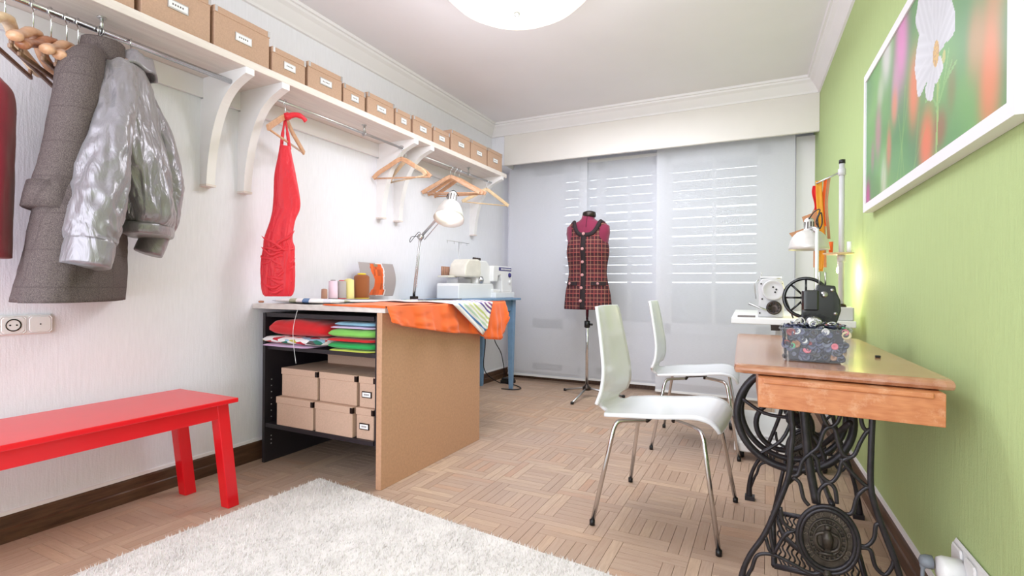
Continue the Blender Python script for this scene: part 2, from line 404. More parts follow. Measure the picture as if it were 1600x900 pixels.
def hsh(*a):
    x = math.sin(sum(v*k for v, k in zip(a, (12.9898, 78.233, 37.719, 9.17))))*43758.5453
    return x-math.floor(x)

# ================================================================ ROOM SHELL
XL = -2.375; YB = 4.70; YF = -1.25; ZC = 2.45
def xr(y): return 0.382-(y-3.04)*0.035        # inner face of the green wall
struct(MB().box(-2.6, 0.8, YF-0.1, 4.9, -0.08, -0.006).build('floor', 'subfloor'), 'worn oak mosaic parquet floor', 'floor')
struct(MB().box(-2.6, 0.8, YF-0.1, 4.9, ZC, ZC+0.08).build('ceiling', 'ceil'), 'plain pale grey ceiling', 'ceiling')
struct(MB().box(XL-0.12, XL, YF-0.1, 4.9, 0, ZC).build('wall_left', 'wall'), 'white wallpapered left wall', 'wall')
struct(MB().prism([(xr(YF), YF), (xr(4.85), 4.85), (xr(4.85)+0.12, 4.85), (xr(YF)+0.12, YF)], 0, ZC).build('wall_right', 'green'), 'lime green wallpapered wall', 'wall')
struct(MB().box(-2.6, 0.8, YF-0.1, YF, 0, ZC).build('wall_front', 'wall'), 'white wall behind the photographer', 'wall')
# back wall with the window opening
WX0, WX1, WZ0, WZ1 = -2.10, 0.03, 0.0, 2.10
b = MB(); b.box(XL-0.1, WX0, YB, YB+0.14, 0, ZC); b.box(WX1, 0.6, YB, YB+0.14, 0, ZC); b.box(WX0, WX1, YB, YB+0.14, WZ1, ZC)
b.box(WX0, WX1, YB, YB+0.14, -0.006, 0.09)
struct(b.build('wall_back', 'wall'), 'white window wall behind the sheer panels', 'wall')
# cornice: stepped profile swept along the edges
def cornice(name, p0, p1, nrm):
    prof = [(0, -0.115), (0.012, -0.112), (0.016, -0.098), (0.05, -0.045), (0.068, -0.03), (0.072, -0.018), (0.084, -0.016), (0.088, 0), (0, 0)]
    P0, P1, Nn = Vector(p0), Vector(p1), Vector(nrm)
    rings = []
    for P in (P0, P1): rings.append([tuple(P+Nn*a+Vector((0, 0, z))) for a, z in prof])
    return struct(MB().loft(rings, True, smooth=False).build(name, 'trim'), 'white stepped plaster cornice', 'cornice')
cornice('trim_1', (XL, YF, ZC), (XL, 4.35, ZC), (1, 0, 0))
cornice('trim_2', (XL, 4.34, ZC), (xr(4.34), 4.34, ZC), (0, -1, 0))
cornice('trim_3', (xr(4.35), 4.35, ZC), (xr(YF), YF, ZC), (-1, -0.035, 0))
# valance box in front of the window
struct(MB().box(XL, -2.24, 4.345, 4.70, 2.062, ZC-0.1).build('trim_4', 'wall'), 'short white return panel left of the valance', 'panel')
struct(MB().box(-2.238, xr(4.35), 4.335, 4.365, 2.058, ZC-0.10).build('trim_5', 'cream', bevel=0.003), 'cream painted wooden curtain valance', 'valance')
struct(MB().box(0.20, xr(4.6), 4.60, 4.64, 0, 2.1).build('trim_6', 'trim'), 'white panel strip beside the green wall', 'panel')
# baseboards
def board(name, p0, p1, nrm, h=0.095):
    prof = [(0, 0), (0.016, 0), (0.016, 0.045), (0.012, 0.05), (0.012, h-0.008), (0.008, h), (0, h)]
    o = struct(MB().loft([[tuple(Vector(P)+Vector(nrm)*a+Vector((0, 0, z))) for a, z in prof] for P in (p0, p1)], True, smooth=False).build(name, 'bb'), 'dark brown wooden baseboard', 'baseboard')
    q = [(0, h), (0.009, h), (0.006, h+0.012), (0, h+0.014)]
    MB().loft([[tuple(Vector(P)+Vector(nrm)*a+Vector((0, 0, z))) for a, z in q] for P in (p0, p1)], True, smooth=False).build('cap_strip', 'trim', o)
board('baseboard_left', (XL, YF, 0), (XL, 4.70, 0), (1, 0, 0))
board('baseboard_right', (xr(4.7), 4.7, 0), (xr(YF), YF, 0), (-1, -0.035, 0))
board('baseboard_back', (XL, YB, 0), (0.33, YB, 0), (0, -1, 0), 0.075)

# ---------------------------------------------------------------- parquet
RUG = [(-1.847, 1.747), (-0.30, 1.555), (-0.64, -0.75), (-1.98, -0.75)]
def inside(poly, x, y):
    r = False; n = len(poly)
    for i in range(n):
        (x0, y0), (x1, y1) = poly[i], poly[(i+1) % n]
        if (y0 > y) != (y1 > y) and x < (x1-x0)*(y-y0)/(y1-y0)+x0: r = not r
    return r
def project(x, y, z=0.0):
    d = Vector((x, y, z))-Vector((0, 0, 0.9)); dz = d.dot(fw)
    if dz < 0.1: return None
    return 800+F*d.dot(R_)/dz, 450-F*d.dot(U_)/dz, dz
A_ = 0.30; B_ = 0.075; S_ = B_/2
near = []; rest = []
for ti in range(-1, 11):
    for tj in range(-5, 17):
        ox = XL+ti*A_+0.05; oy = tj*A_+0.02
        L = A_-B_
        pieces = []
        for k in range(2):
            pieces += [(0, S_*k, L, S_, 0), (L+S_*k, 0, S_, L, 1), (B_, L+S_*k, L, S_, 0), (S_*k, B_, S_, L, 1)]
        for k in range(4):
            if (ti+tj) % 2: pieces.append((B_, B_+k*S_, A_-2*B_, S_, 0))
            else: pieces.append((B_+k*S_, B_, S_, A_-2*B_, 1))
        for (px, py, w, h, d) in pieces:
            x0, y0 = ox+px, oy+py; x1, y1 = x0+w, y0+h
            x0 = max(x0, XL); x1 = min(x1, xr(y1)); 
            if x1-x0 < 0.01 or y0 > YB or y1 < YF: continue
            cx, cy = (x0+x1)/2, (y0+y1)/2
            if inside(RUG, cx, cy) and inside(RUG, x0, y0) and inside(RUG, x1, y1) and inside(RUG, x0, y1) and inside(RUG, x1, y0): continue
            tone = hsh(cx*7, cy*13, 1.7); rec = (x0, x1, y0, y1, tone, d)
            q = project(cx, cy); vis = -1
            if q and -10 < q[0] < 1610 and q[1] < 905 and q[1] > 0:
                vis = (x1-x0)*(y1-y0)/q[2]**3
                if cx < -1.52 and cy > 1.8 and cy < 2.7: vis *= 0.3
                if inside(RUG, cx, cy): vis = 0
                if cx < -1.9 and cy > 1.95: vis *= 0.1
            near.append((vis, rec))
near.sort(key=lambda t: -t[0])
floor_o = bpy.data.objects['floor']
def strip(mb, rec, ox=0, oy=0):
    x0, x1, y0, y1, tone, d = rec; g = 0.0001; e = 0.0007
    mb.cur = (tone, float(d), 0)
    z = 0.0004*hsh(x0, y0, 3)
    a, b_, c, d_ = x0+g-ox, x1-g-ox, y0+g-oy, y1-g-oy
    vs = [(a, c, -0.006), (b_, c, -0.006), (b_, d_, -0.006), (a, d_, -0.006), (a+e, c+e, z), (b_-e, c+e, z), (b_-e, d_-e, z), (a+e, d_-e, z)]
    mb.add(vs, [(4, 5, 6, 7), (0, 1, 5, 4), (1, 2, 6, 5), (2, 3, 7, 6), (3, 0, 4, 7)])
for vis, rec in near[:300]:
    mb = MB(); strip(mb, rec, rec[0], rec[2]); o = mb.build('parquet_strip', 'parquet', floor_o); o.location = (rec[0], rec[2], 0)
mb = MB()
for vis, rec in near[300:]: strip(mb, rec)
o = mb.build('parquet_strips', 'parquet', floor_o); o['kind'] = 'stuff'

# ---------------------------------------------------------------- window, shutter, sheer panels
wn = thing('window_1', 'white framed balcony window with a part-open roller shutter behind sheer panels', 'window', (0, 0, 0)); wn['kind'] = 'structure'
b = MB(); y0, y1 = YB+0.02, YB+0.08
for (xa, xb) in ((WX0, -1.775), (-1.625, -1.53), (-1.45, -1.37), (-0.93, -0.756), (-0.081, 0.03)): b.box(xa, xb, y0, y1, 0.09, WZ1)
b.box(WX0, WX1, y0, y1, WZ1-0.09, WZ1); b.box(WX0, WX1, y0, y1, 0.09, 0.16); b.box(WX0, WX1, y0, y1, 0.50, 0.60)
b.build('window_frame', 'winwhite', wn, bevel=0.004)
b = MB()
for xa in (-1.138, -0.41): b.box(xa-0.017, xa+0.017, y0+0.01, y1-0.01, 0.60, 2.01)
b.build('glazing_bar', 'winwhite', wn)
for xa, xb in ((-1.775, -1.625), (-1.53, -1.45), (-1.37, -0.93), (-0.756, -0.081)):
    MB().box(xa, xb, y0+0.028, y0+0.032, 0.60, 2.01).build('pane', 'glass', wn)
    p = MB().box(xa, xb, y0+0.02, y0+0.045, 0.16, 0.50).build('lower_panel', 'winwhite', wn)
    MB().box(xa+0.02+0.04*(xb-xa > .2), xb-0.02-0.04*(xb-xa > .2), y0+0.008, y0+0.022, 0.21, 0.45).build('raised_field', 'winwhite', p, bevel=0.004)
sh = thing('roller_shutter', 'grey slatted roller shutter letting thin lines of daylight through', 'shutter', (0, 0, 0)); sh['kind'] = 'structure'
zz = 2.12; k = 0
while zz > 0.1:
    gap = 0.002+0.008*hsh(k, 2.2)
    if k in (5, 8): gap = 0.013
    if zz < 1.12 or k < 1: gap = 0.0
    if abs(zz-1.06) < 0.045: gap = 0.010
    MB().box(WX0-0.02, WX1+0.02, YB+0.15, YB+0.162, zz-0.083+gap, zz).build('slat', 'shutter', sh, bevel=0.003)
    zz -= 0.083; k += 1
# sheer panels on a ceiling rail
def panel(x0, x1, y, z0, z1, label, n):
    t = thing('sheer_curtain', label, 'curtain', ((x0+x1)/2, y, z0), 0, 'sheer panels across the window')
    hw = (x1-x0)/2; h = z1-z0
    def fn(u, v): return ((u*2-1)*hw, 0.002*math.sin(u*9+v*5+n), v*h)
    MB().grid(fn, 16, 24).build('sheet', 'sheer', t)
    MB().box(-hw, hw, -0.006, 0.006, -0.004, 0.014).build('weight_bar', 'white', t)
    MB().box(-hw, hw, -0.008, 0.008, h-0.004, h+0.022).build('top_rail', 'white', t)
    return t
panel(-2.285, -1.485, 4.545, 0.055, 2.12, 'left sheer white hanging panel curtain beside the wooden shelves', 0)
panel(-1.56, -0.79, 4.59, 0.058, 2.068, 'middle sheer white panel curtain behind the dress form, hung further back', 1)
panel(-0.85, 0.19, 4.50, 0.030, 2.12, 'right sheer white panel curtain, the widest, behind the far chair', 2)
tag(MB().box(-2.29, 0.2, 4.47, 4.62, 2.145, 2.16).build('curtain_track', 'gun'), 'dark curtain track hidden behind the valance', 'rail')

# ================================================================ SHELF SYSTEM
XS = -2.06; ZS = 1.90; ZU = 1.866
tag(MB().box(XL, XS, -0.6, 4.045, ZU, ZS).build('wall_shelf', 'shelf', bevel=0.003), 'long whitewashed wall shelf carrying cardboard boxes', 'shelf')
tag(MB().box(XL, XL+0.018, -0.6, 4.0, 1.775, ZU).build('shelf_rail', 'trim', bevel=0.003), 'white batten under the long wall shelf', 'batten')
def bracket(y, label):
    t = thing('shelf_bracket', label, 'bracket', (XL, y, 0), 0, 'curved brackets under the wall shelf')
    # side profile in x-z : outer concave arc
    pts = [(0, 1.37), (0.045, 1.37)]
    arc = curve([(0.045, 1.37, 0), (0.06, 1.50, 0), (0.095, 1.63, 0), (0.15, 1.735, 0), (0.215, 1.795, 0), (0.295, 1.832, 0)], 5)
    pts += [(p[0], p[1]) for p in arc[1:]]+[(0.315, 1.838), (0.315, 1.866), (0.018, 1.866), (0.018, 1.77), (0, 1.77)]
    n = len(pts); w = 0.021
    vs = [(x, -w, z) for x, z in pts]+[(x, w, z) for x, z in pts]
    fs = [tuple(range(n)), tuple(range(2*n-1, n-1, -1))]+[(i, n+i, n+(i+1) % n, (i+1) % n) for i in range(n)]
    MB().add(vs, fs).build('curved_arm', 'bracket', t)
    MB().box(0.0, 0.05, -w-0.003, w+0.003, 1.362, 1.372).build('foot_cap', 'shelf', t)
    return t
bracket(1.53, 'curved white shelf bracket right of the silver jacket')
bracket(1.72, 'curved white shelf bracket just left of the red dress')
bracket(2.74, 'curved white shelf bracket with a single empty hanger in front')
bracket(2.92, 'curved white shelf bracket right of the single empty hanger')
bracket(3.965, 'curved white shelf bracket at the far end by the window')
XR = -2.16; ZR = 1.815
def rod(y0, y1, r, m_, label):
    t = thing('clothes_rail', label, 'rail', (XR, y0, ZR), 0, 'clothes rails under the wall shelf')
    MB().cyl((0, 0, 0), (0, y1-y0, 0), r, 12).build('tube', m_, t)
    for yy in (0.62,) if y1-y0 < 1.2 else (0.45, y1-y0-0.5):
        b = MB(); b.cyl((0, yy, r*0.8), (0, yy, ZU-ZR), 0.006, 8); b.tube([(0.014*math.cos(a), yy, 0.014*math.sin(a)) for a in [PI*i/6 for i in range(12)]], 0.003, 6, closed=True)
        b.lathe([(0.014, ZU-ZR-0.004), (0.014, ZU-ZR)], 12, TR((0, yy, 0))); b.build('hanging_hook', 'brushed', t)
    return t
rod(-0.3, 1.508, 0.011, 'steel', 'chrome clothes rail carrying the grey coat and silver jacket')
rod(1.742, 2.718, 0.008, 'brushed', 'thin metal clothes rail carrying the red dress')
rod(2.942, 3.943, 0.008, 'brushed', 'thin metal clothes rail carrying the hangers near the window')

# ---------------------------------------------------------------- hangers
def hanger(y, deg, kind, label, group=None, drop=0.0, wd='hangwood', half=0.21, tilt=0):
    t = thing('clothes_hanger', label, 'hanger', (XR, y, ZR), math.radians(deg), group or 'wooden hangers on the clothes rails')
    # hook
    hk = [(0.017*math.cos(a), 0, 0.0+0.017*math.sin(a)) for a in [math.radians(d) for d in range(200, -91, -20)]]
    hk = [(p[0], 0, p[2]-0.003) for p in hk]
    hk += [(0, 0, -0.035), (0, 0, -0.075-drop)]
    MB().tube(hk, 0.0022, 6).build('hook', 'steel', t)
    z0 = -0.07-drop
    if kind == 'thick':
        b = MB()
        for s in (-1, 1):
            path = curve([(0, 0.004, z0-0.008), (s*0.035, 0.002, z0-0.016), (s*0.085, 0.0, z0-0.05), (s*0.15, 0.008, z0-0.075), (s*half, 0.024, z0-0.105)], 4)
            rr = [0.027 - 0.006*math.sin(PI*i/(len(path)-1)) for i in range(len(path))]; rr[-1] = 0.021
            rings = []
            for i, p in enumerate(path):
                tq = (path[min(i+1, len(path)-1)]-path[max(i-1, 0)]).normalized(); side = Vector((0, 1, 0)); nn = tq.cross(side)
                rings.append([tuple(p+side*math.cos(a)*rr[i]*0.85+nn*math.sin(a)*rr[i]*0.62) for a in [2*PI*k/12 for k in range(12)]])
            b.loft(rings)
        b.build('shoulder_arms', wd, t)
        bb = MB(); bb.bevbox(-half+0.02, half-0.02, 0.0, 0.010, z0-0.132, z0-0.118, 0.003)
        bb.build('trouser_bar', 'barwood', t)
        for s in (-1, 1): MB().tube([(s*(half-0.03), 0.006, z0-0.095), (s*(half-0.035), 0.005, z0-0.125)], 0.006, 6).build('bar_bracket', 'barwood', t)
    else:
        b = MB()
        for s in (-1, 1):
            path = curve([(0, 0, z0-0.002), (s*0.03, 0, z0-0.014), (s*0.09, 0, z0-0.05), (s*0.16, 0.006, z0-0.088), (s*half, 0.012, z0-0.122)], 4)
            rings = []
            for i, p in enumerate(path):
                tq = (path[min(i+1, len(path)-1)]-path[max(i-1, 0)]).normalized(); side = Vector((0, 1, 0)); nn = tq.cross(side)
                h = 0.014 if i else 0.016
                rings.append([tuple(p+side*c*0.006+nn*d*h) for c, d in ((-1, -0.7), (-0.6, -1), (0.6, -1), (1, -0.7), (1, 0.7), (0.6, 1), (-0.6, 1), (-1, 0.7))])
            b.loft(rings, smooth=False)
        b.build('shoulder_arms', wd, t)
        MB().tube([(-half+0.012, 0.01, z0-0.124), (half-0.012, 0.01, z0-0.124)], 0.0055, 8).build('trouser_bar', wd, t)
    return t
hanger(0.745, -38, 'thick', 'pale wooden suit hanger, the leftmost on the chrome rail', drop=0.0, wd='hangpale')
hanger(0.815, -38, 'thick', 'thick light brown wooden suit hanger, second from the left edge', drop=0.015)
hanger(0.862, -46, 'thick', 'thick reddish-brown wooden suit hanger, the darkest of the row', drop=0.025, wd='hangdark')
hanger(0.905, -42, 'thick', 'light wooden suit hanger second to the left of the grey coat', drop=0.02)
hanger(0.938, -42, 'thick', 'light wooden suit hanger touching the grey coat', drop=0.025)

# ---------------------------------------------------------------- garments
def ridge(v): return 1-2*abs(MN.noise(v))
def fold(t, z, amp, fr, ph):
    a = Vector((math.cos(t)*fr*0.32+ph, math.sin(t)*fr*0.32, z*3.0+ph*3))
    b_ = Vector((math.cos(t)*fr*0.8+z*3, math.sin(t)*fr*0.8+ph, z*9.0))
    return 1+amp*(1.3*MN.noise(a)+0.45*(ridge(b_)-0.55))
def body(levels, deg, k, amp, fr, ph, nt=72, per=7, open_at=None):
    # levels: (z, cx, cy, A, amp multiplier)
    th = math.radians(deg); c, s = math.cos(th), math.sin(th)
    pts = curve([(l[1], l[2], l[0]) for l in levels], per); As = curve([(l[3], l[4], 0) for l in levels], per)
    rings = []
    for P, A in zip(pts, As):
        ring = []
        for i in range(nt):
            t = 2*PI*i/nt; f = fold(t, P.z, amp*A.y, fr, ph)
            kk = k if not isinstance(k, list) else k[0]
            x = A.x*math.copysign(abs(math.cos(t))**0.85, math.cos(t))*(1+(f-1)*0.35); y = A.x*kk*math.copysign(abs(math.sin(t))**0.85, math.sin(t))*f
            ring.append((P.x+x*c-y*s, P.y+x*s+y*c, P.z))
        rings.append(ring)
    return rings
def sleeve(path, radii, flat=0.8, amp=0.08, fr=3, ph=0, per=8, nt=28, cuff=False):
    P = curve(path, per); R = curve([(r, 0, 0) for r in radii], per); rings = []
    prev = Vector((0, 1, 0))
    for i, p in enumerate(P):
        t = (P[min(i+1, len(P)-1)]-P[max(i-1, 0)]).normalized(); u = (prev-t*prev.dot(t)).normalized(); w = t.cross(u); prev = u
        s_ = i/(len(P)-1)
        ring = []
        for k in range(nt):
            a = 2*PI*k/nt
            f = 1+amp*1.5*MN.noise(Vector((math.cos(a)*fr*0.4+ph, math.sin(a)*fr*0.4, s_*5)))+amp*1.3*(ridge(Vector((math.cos(a)*fr*0.7+s_*4, math.sin(a)*fr*0.7+ph, s_*11)))-0.5)
            ring.append(tuple(p+(w*math.cos(a)+u*math.sin(a)*flat)*R[i].x*f))
        rings.append(ring)
    return rings
# grey tweed coat
ct = thing('tweed_coat', 'long grey tweed coat hanging on a wooden hanger', 'coat', (-2.15, 0.99, 0.84))
def loc(o, t): # re-express world-space mesh relative to thing
    o.location = (-t.location[0], -t.location[1], -t.location[2]); return o
lv = [(1.735, -2.15, 0.992, 0.085, 0), (1.70, -2.15, 0.99, 0.11, 0.1), (1.66, -2.15, 0.985, 0.155, 0.2), (1.60, -2.15, 0.98, 0.19, 0.4), (1.45, -2.15, 0.975, 0.215, 0.7), (1.23, -2.15, 0.96, 0.285, 1.0), (1.0, -2.15, 0.945, 0.325, 1.2), (0.845, -2.15, 0.93, 0.348, 1.3)]
loc(MB().loft(body(lv, -35, 0.36, 0.10, 5, 0.6), cap=True).build('coat_body', 'tweed', ct), ct)
loc(MB().loft(sleeve([(-2.07, 0.935, 1.672), (-2.015, 0.885, 1.60), (-1.985, 0.855, 1.45), (-1.98, 0.825, 1.28), (-1.98, 0.79, 1.135)], [0.05, 0.08, 0.083, 0.081, 0.080], 0.75, 0.03, 2, 1)).build('sleeve', 'tweed', ct), ct)
cu = loc(MB().loft(sleeve([(-1.981, 0.80, 1.205), (-1.981, 0.787, 1.128), (-1.981, 0.787, 1.128)], [0.0815, 0.0825, 0.075], 0.76, 0.01, 2, 1, per=2)).build('cuff', 'tweed', ct), ct)
loc(MB().loft(sleeve([(-2.26, 1.06, 1.64), (-2.30, 1.08, 1.45), (-2.31, 1.08, 1.20)], [0.05, 0.06, 0.055], 0.6, 0.03, 2, 2)).build('sleeve', 'tweed', ct), ct)
# collar: rolled band around the neck with a fall
b = MB()
def colfn(u, v):
    a = -0.9+u*(2*PI-1.2); r = 0.055+0.026*v
    x = r*1.25*math.cos(a); y = r*0.95*math.sin(a); th = math.radians(-35)
    z = 1.745+0.026*math.sin(PI*min(1, v*1.6))-0.085*max(0, v-0.25)-0.012*math.cos(a*1)
    return (-2.135+x*math.cos(th)-y*math.sin(th), 1.0+x*math.sin(th)+y*math.cos(th), z)
b.grid(colfn, 40, 10); loc(b.build('collar', 'tweed', ct, solid=0.008), ct)
loc(MB().loft([[(-2.135+0.075*math.cos(a)*q, 1.0+0.06*math.sin(a)*q-0.03*math.cos(a)*q, z) for a in [2*PI*i/24 for i in range(24)]] for q, z in ((0.98, 1.69), (0.95, 1.735), (0.7, 1.755), (0.3, 1.76))]).build('lining', 'tweed', ct), ct)
loc(MB().tube([(-2.02, 0.775, 1.02), (-2.0, 0.76, 0.95), (-1.985, 0.752, 0.848)], 0.004, 6).build('vent_edge', 'tweed', ct), ct)
hanger(1.0, -35, 'flat', 'wooden hanger inside the grey tweed coat', half=0.09, drop=0.02)
# silver satin jacket
jt = thing('bomber_jacket', 'shiny silver satin bomber jacket hanging beside the grey coat', 'jacket', (-2.15, 1.12, 1.08))
lv = [(1.73, -2.15, 1.108, 0.06, 0), (1.705, -2.15, 1.10, 0.09, 0.2), (1.685, -2.15, 1.09, 0.135, 0.3), (1.63, -2.15, 1.09, 0.168, 0.6), (1.49, -2.15, 1.10, 0.20, 1.0), (1.37, -2.14, 1.125, 0.21, 1.3), (1.26, -2.13, 1.14, 0.205, 1.5), (1.16, -2.12, 1.15, 0.20, 1.6), (1.12, -2.12, 1.15, 0.17, 1.2)]
loc(MB().loft(body(lv, -35, 0.45, 0.22, 7, 1.4, 128, 12)).build('jacket_body', 'satin', jt), jt)
loc(MB().loft(body([(1.125, -2.12, 1.15, 0.172, 1.2), (1.115, -2.12, 1.15, 0.18, 1), (1.09, -2.12, 1.15, 0.176, 1), (1.085, -2.12, 1.15, 0.165, 1)], -35, 0.45, 0.05, 9, 1.4, 96, 3)).build('waistband', 'satin', jt), jt)
loc(MB().loft(sleeve([(-2.07, 1.02, 1.665), (-2.00, 0.98, 1.59), (-1.935, 0.935, 1.44), (-1.90, 0.895, 1.27), (-1.88, 0.862, 1.125), (-1.87, 0.845, 1.03)], [0.05, 0.066, 0.070, 0.080, 0.082, 0.076], 0.85, 0.10, 3, 0.5, 16, 64)).build('sleeve', 'satin', jt), jt)
loc(MB().loft(sleeve([(-1.868, 0.846, 1.04), (-1.862, 0.832, 0.962), (-1.862, 0.832, 0.962)], [0.0755, 0.075, 0.066], 0.82, 0.03, 4, 0.5, 4, 48)).build('cuff', 'satin', jt), jt)
loc(MB().loft(sleeve([(-2.22, 1.18, 1.64), (-2.2, 1.225, 1.50), (-2.18, 1.255, 1.34), (-2.18, 1.245, 1.19), (-2.19, 1.21, 1.09)], [0.045, 0.055, 0.060, 0.062, 0.055], 0.8, 0.07, 3, 2.5, 12, 48)).build('sleeve', 'satin', jt), jt)
loc(MB().loft(sleeve([(-2.19, 1.215, 1.10), (-2.195, 1.19, 1.03), (-2.195, 1.19, 1.03)], [0.057, 0.058, 0.05], 0.8, 0.02, 4, 0.5, 4, 40)).build('cuff', 'satin', jt), jt)
b = MB()
def jcol(u, v):
    a = -0.6+u*(2*PI-1.0); r = 0.062+0.012*v
    x = r*1.3*math.cos(a); y = r*math.sin(a); th = math.radians(-35)
    return (-2.15+x*math.cos(th)-y*math.sin(th), 1.105+x*math.sin(th)+y*math.cos(th), 1.748-0.055*v+0.006*math.sin(a*6)+0.006*math.cos(a))
b.grid(jcol, 60, 6); loc(b.build('collar', 'satin', jt, solid=0.01), jt)
loc(MB().tube(curve([(-2.10, 1.0, 1.70), (-2.05, 1.005, 1.55), (-2.02, 1.02, 1.35), (-2.0, 1.02, 1.15)], 5), 0.003, 6).build('zip', 'brushed', jt), jt)
hanger(1.105, -35, 'flat', 'wooden hanger inside the silver satin jacket', half=0.09, drop=-0.012)
# crimson garment at the left edge
rt_ = thing('crimson_jacket', 'deep crimson woollen jacket cut off by the left edge of the picture', 'jacket', (-2.1, 0.68, 0.98))
lv = [(1.56, -2.12, 0.66, 0.05, 0), (1.52, -2.11, 0.67, 0.085, 0.3), (1.48, -2.10, 0.672, 0.11, 0.6), (1.36, -2.1, 0.667, 0.118, 1), (1.19, -2.1, 0.662, 0.128, 1), (0.98, -2.1, 0.655, 0.135, 1)]
loc(MB().loft(body(lv, -35, 0.6, 0.08, 5, 0.2)).build('jacket_body', 'crimson', rt_), rt_)
b = MB(); b.tube(curve([(XR, 0.665, ZR+0.011), (XR, 0.665, 1.70), (-2.12, 0.66, 1.56)], 4), 0.003, 6); loc(b.build('hanging_loop', 'crimson', rt_), rt_)

# red dress
dr = thing('red_dress', 'long red ruched halter dress hanging on a wooden hanger', 'dress', (-2.16, 1.79, 0.85))
lv = [(1.60, -2.16, 1.80, 0.024, 0), (1.535, -2.16, 1.802, 0.035, 0.4), (1.447, -2.16, 1.804, 0.051, 0.5), (1.31, -2.16, 1.814, 0.064, 0.8), (1.226, -2.16, 1.790, 0.058, 1.1), (1.136, -2.16, 1.766, 0.066, 1.6), (1.09, -2.16, 1.771, 0.075, 2.2), (1.02, -2.16, 1.765, 0.079, 2.4), (0.91, -2.16, 1.766, 0.077, 2.4), (0.865, -2.16, 1.767, 0.071, 2.2), (0.85, -2.16, 1.767, 0.06, 2)]
loc(MB().loft(body(lv, 50, 0.5, 0.12, 6, 0.4, 120, 12)).build('dress_body', 'redsatin', dr), dr)
th = math.radians(50); ex = Vector((math.cos(th), math.sin(th), 0)); ey = Vector((math.sin(th), -math.cos(th), 0))
def dp(a, d, z): return Vector((-2.16, 1.766, z))+ey*d+ex*a
random.seed(3)
def dep(a): return 0.036*math.sqrt(max(0.04, 1-(a/0.088)**2))
for i in range(13):
    z0 = 0.875+0.255*((i*0.618) % 1); L = random.uniform(0.05, 0.078); a0 = random.uniform(-0.02, 0.02); dd = random.uniform(0.004, 0.03); sl = random.uniform(-0.05, 0.05)
    pth = []
    for j in range(13):
        q = -1+2*j/12; a = max(-0.076, min(0.076, a0+q*L)); pth.append(dp(a, dep(a)-0.003+0.003*math.cos(q*2), z0+dd*q*q+sl*q+0.006*math.sin(q*5+i)))
    rr = [0.001+0.0075*math.sin(PI*j/12)**0.7 for j in range(13)]
    loc(MB().tube(pth, rr, 8, flat=(ey, 0.8)).build('ruched_fold', 'redsatin', dr), dr)
for s, a1 in ((-1, -0.018), (1, 0.020)):
    loc(MB().tube(curve([(-2.16, 1.80, 1.742), Vector((-2.16, 1.80, 1.66))+ex*a1*0.6, Vector((-2.16, 1.802, 1.585))+ex*a1], 5), [0.005]*5+[0.008]*6, 8, flat=(ey, 0.5)).build('halter_strap', 'redsatin', dr), dr)
b = MB(); b.tube(curve([(-2.14, 1.79, 1.738), (-2.115, 1.82, 1.755), (-2.10, 1.85, 1.752), (-2.095, 1.872, 1.735)], 5), [0.012, 0.014, 0.015, 0.015, 0.014, 0.013, 0.013, 0.014, 0.015, 0.014, 0.012, 0.012, 0.012, 0.013, 0.014, 0.012], 8, flat=(Vector((1, 0, 0)), 0.5))
b.lathe([(0.004, -0.02), (0.017, -0.012), (0.02, 0), (0.017, 0.012), (0.004, 0.02)], 12, TR((-2.145, 1.80, 1.745)))
loc(b.build('bow', 'redsatin', dr), dr)
hanger(1.80, -62, 'flat', 'wooden hanger holding the red dress', half=0.22)
hanger(2.71, 16, 'flat', 'single empty wooden hanger before the white bracket', half=0.2)
hanger(2.76, -14, 'flat', 'pale empty wooden hanger overlapping the single one before the bracket', half=0.19, wd='hangpale')
hanger(3.30, 24, 'flat', 'brown wooden hanger at the front of the bunch above the desk lamp', half=0.22, wd='hangwood')
hanger(3.36, 16, 'flat', 'second brown wooden hanger in the bunch above the desk lamp', half=0.22)
hanger(3.42, 8, 'flat', 'third brown wooden hanger in the bunch above the desk lamp', half=0.22)
hanger(3.86, 55, 'flat', 'pale wooden hanger turned outward beside the sheer panel', half=0.22, wd='hangpale')

# ---------------------------------------------------------------- cardboard boxes on the shelf
def cbox(y0, y1, h, label, deep=0.26, x1=-2.098, name='storage_box', z0=ZS, lab=True, m_='kraft2', metal=True, group='kraft boxes on the wall shelf', lidh=0.028):
    w = y1-y0; t = thing(name, label, 'box', (x1-deep/2, (y0+y1)/2, z0), 0, group)
    dx, dy = deep/2-0.003, w/2-0.003
    MB().bevbox(-dx, dx, -dy, dy, 0, h-0.004, 0.003).build('box_body', m_, t)
    l = MB().bevbox(-dx-0.003, dx+0.003, -dy-0.0028, dy+0.0028, h-lidh, h, 0.003).build('lid', m_, t)
    if metal:
        for s in (-1, 1): MB().box(dx+0.002, dx+0.0042, s*dy-0.012*(s > 0)-0.0, s*dy+0.012*(s < 0)+0.0, h-lidh*0.9, h+0.001).build('metal_corner', 'brushed', l)
    if lab:
        lw = min(0.04, w*0.17); zc = h*0.52
        f = MB(); f.box(dx-0.001, dx+0.004, -lw, lw, zc-0.018, zc+0.018); fo = f.build('label_holder', 'brushed', t, bevel=0.001)
        MB().box(dx+0.004, dx+0.0046, -lw+0.004, lw-0.004, zc-0.012, zc+0.013).build('paper_card', 'label', fo)
        b = MB()
        for q in range(5): b.box(dx+0.0046, dx+0.0049, -lw*0.6+q*lw*0.24, -lw*0.6+q*lw*0.24+lw*0.14, zc-0.003, zc+0.004)
        b.build('writing', 'ink', fo)
    return t
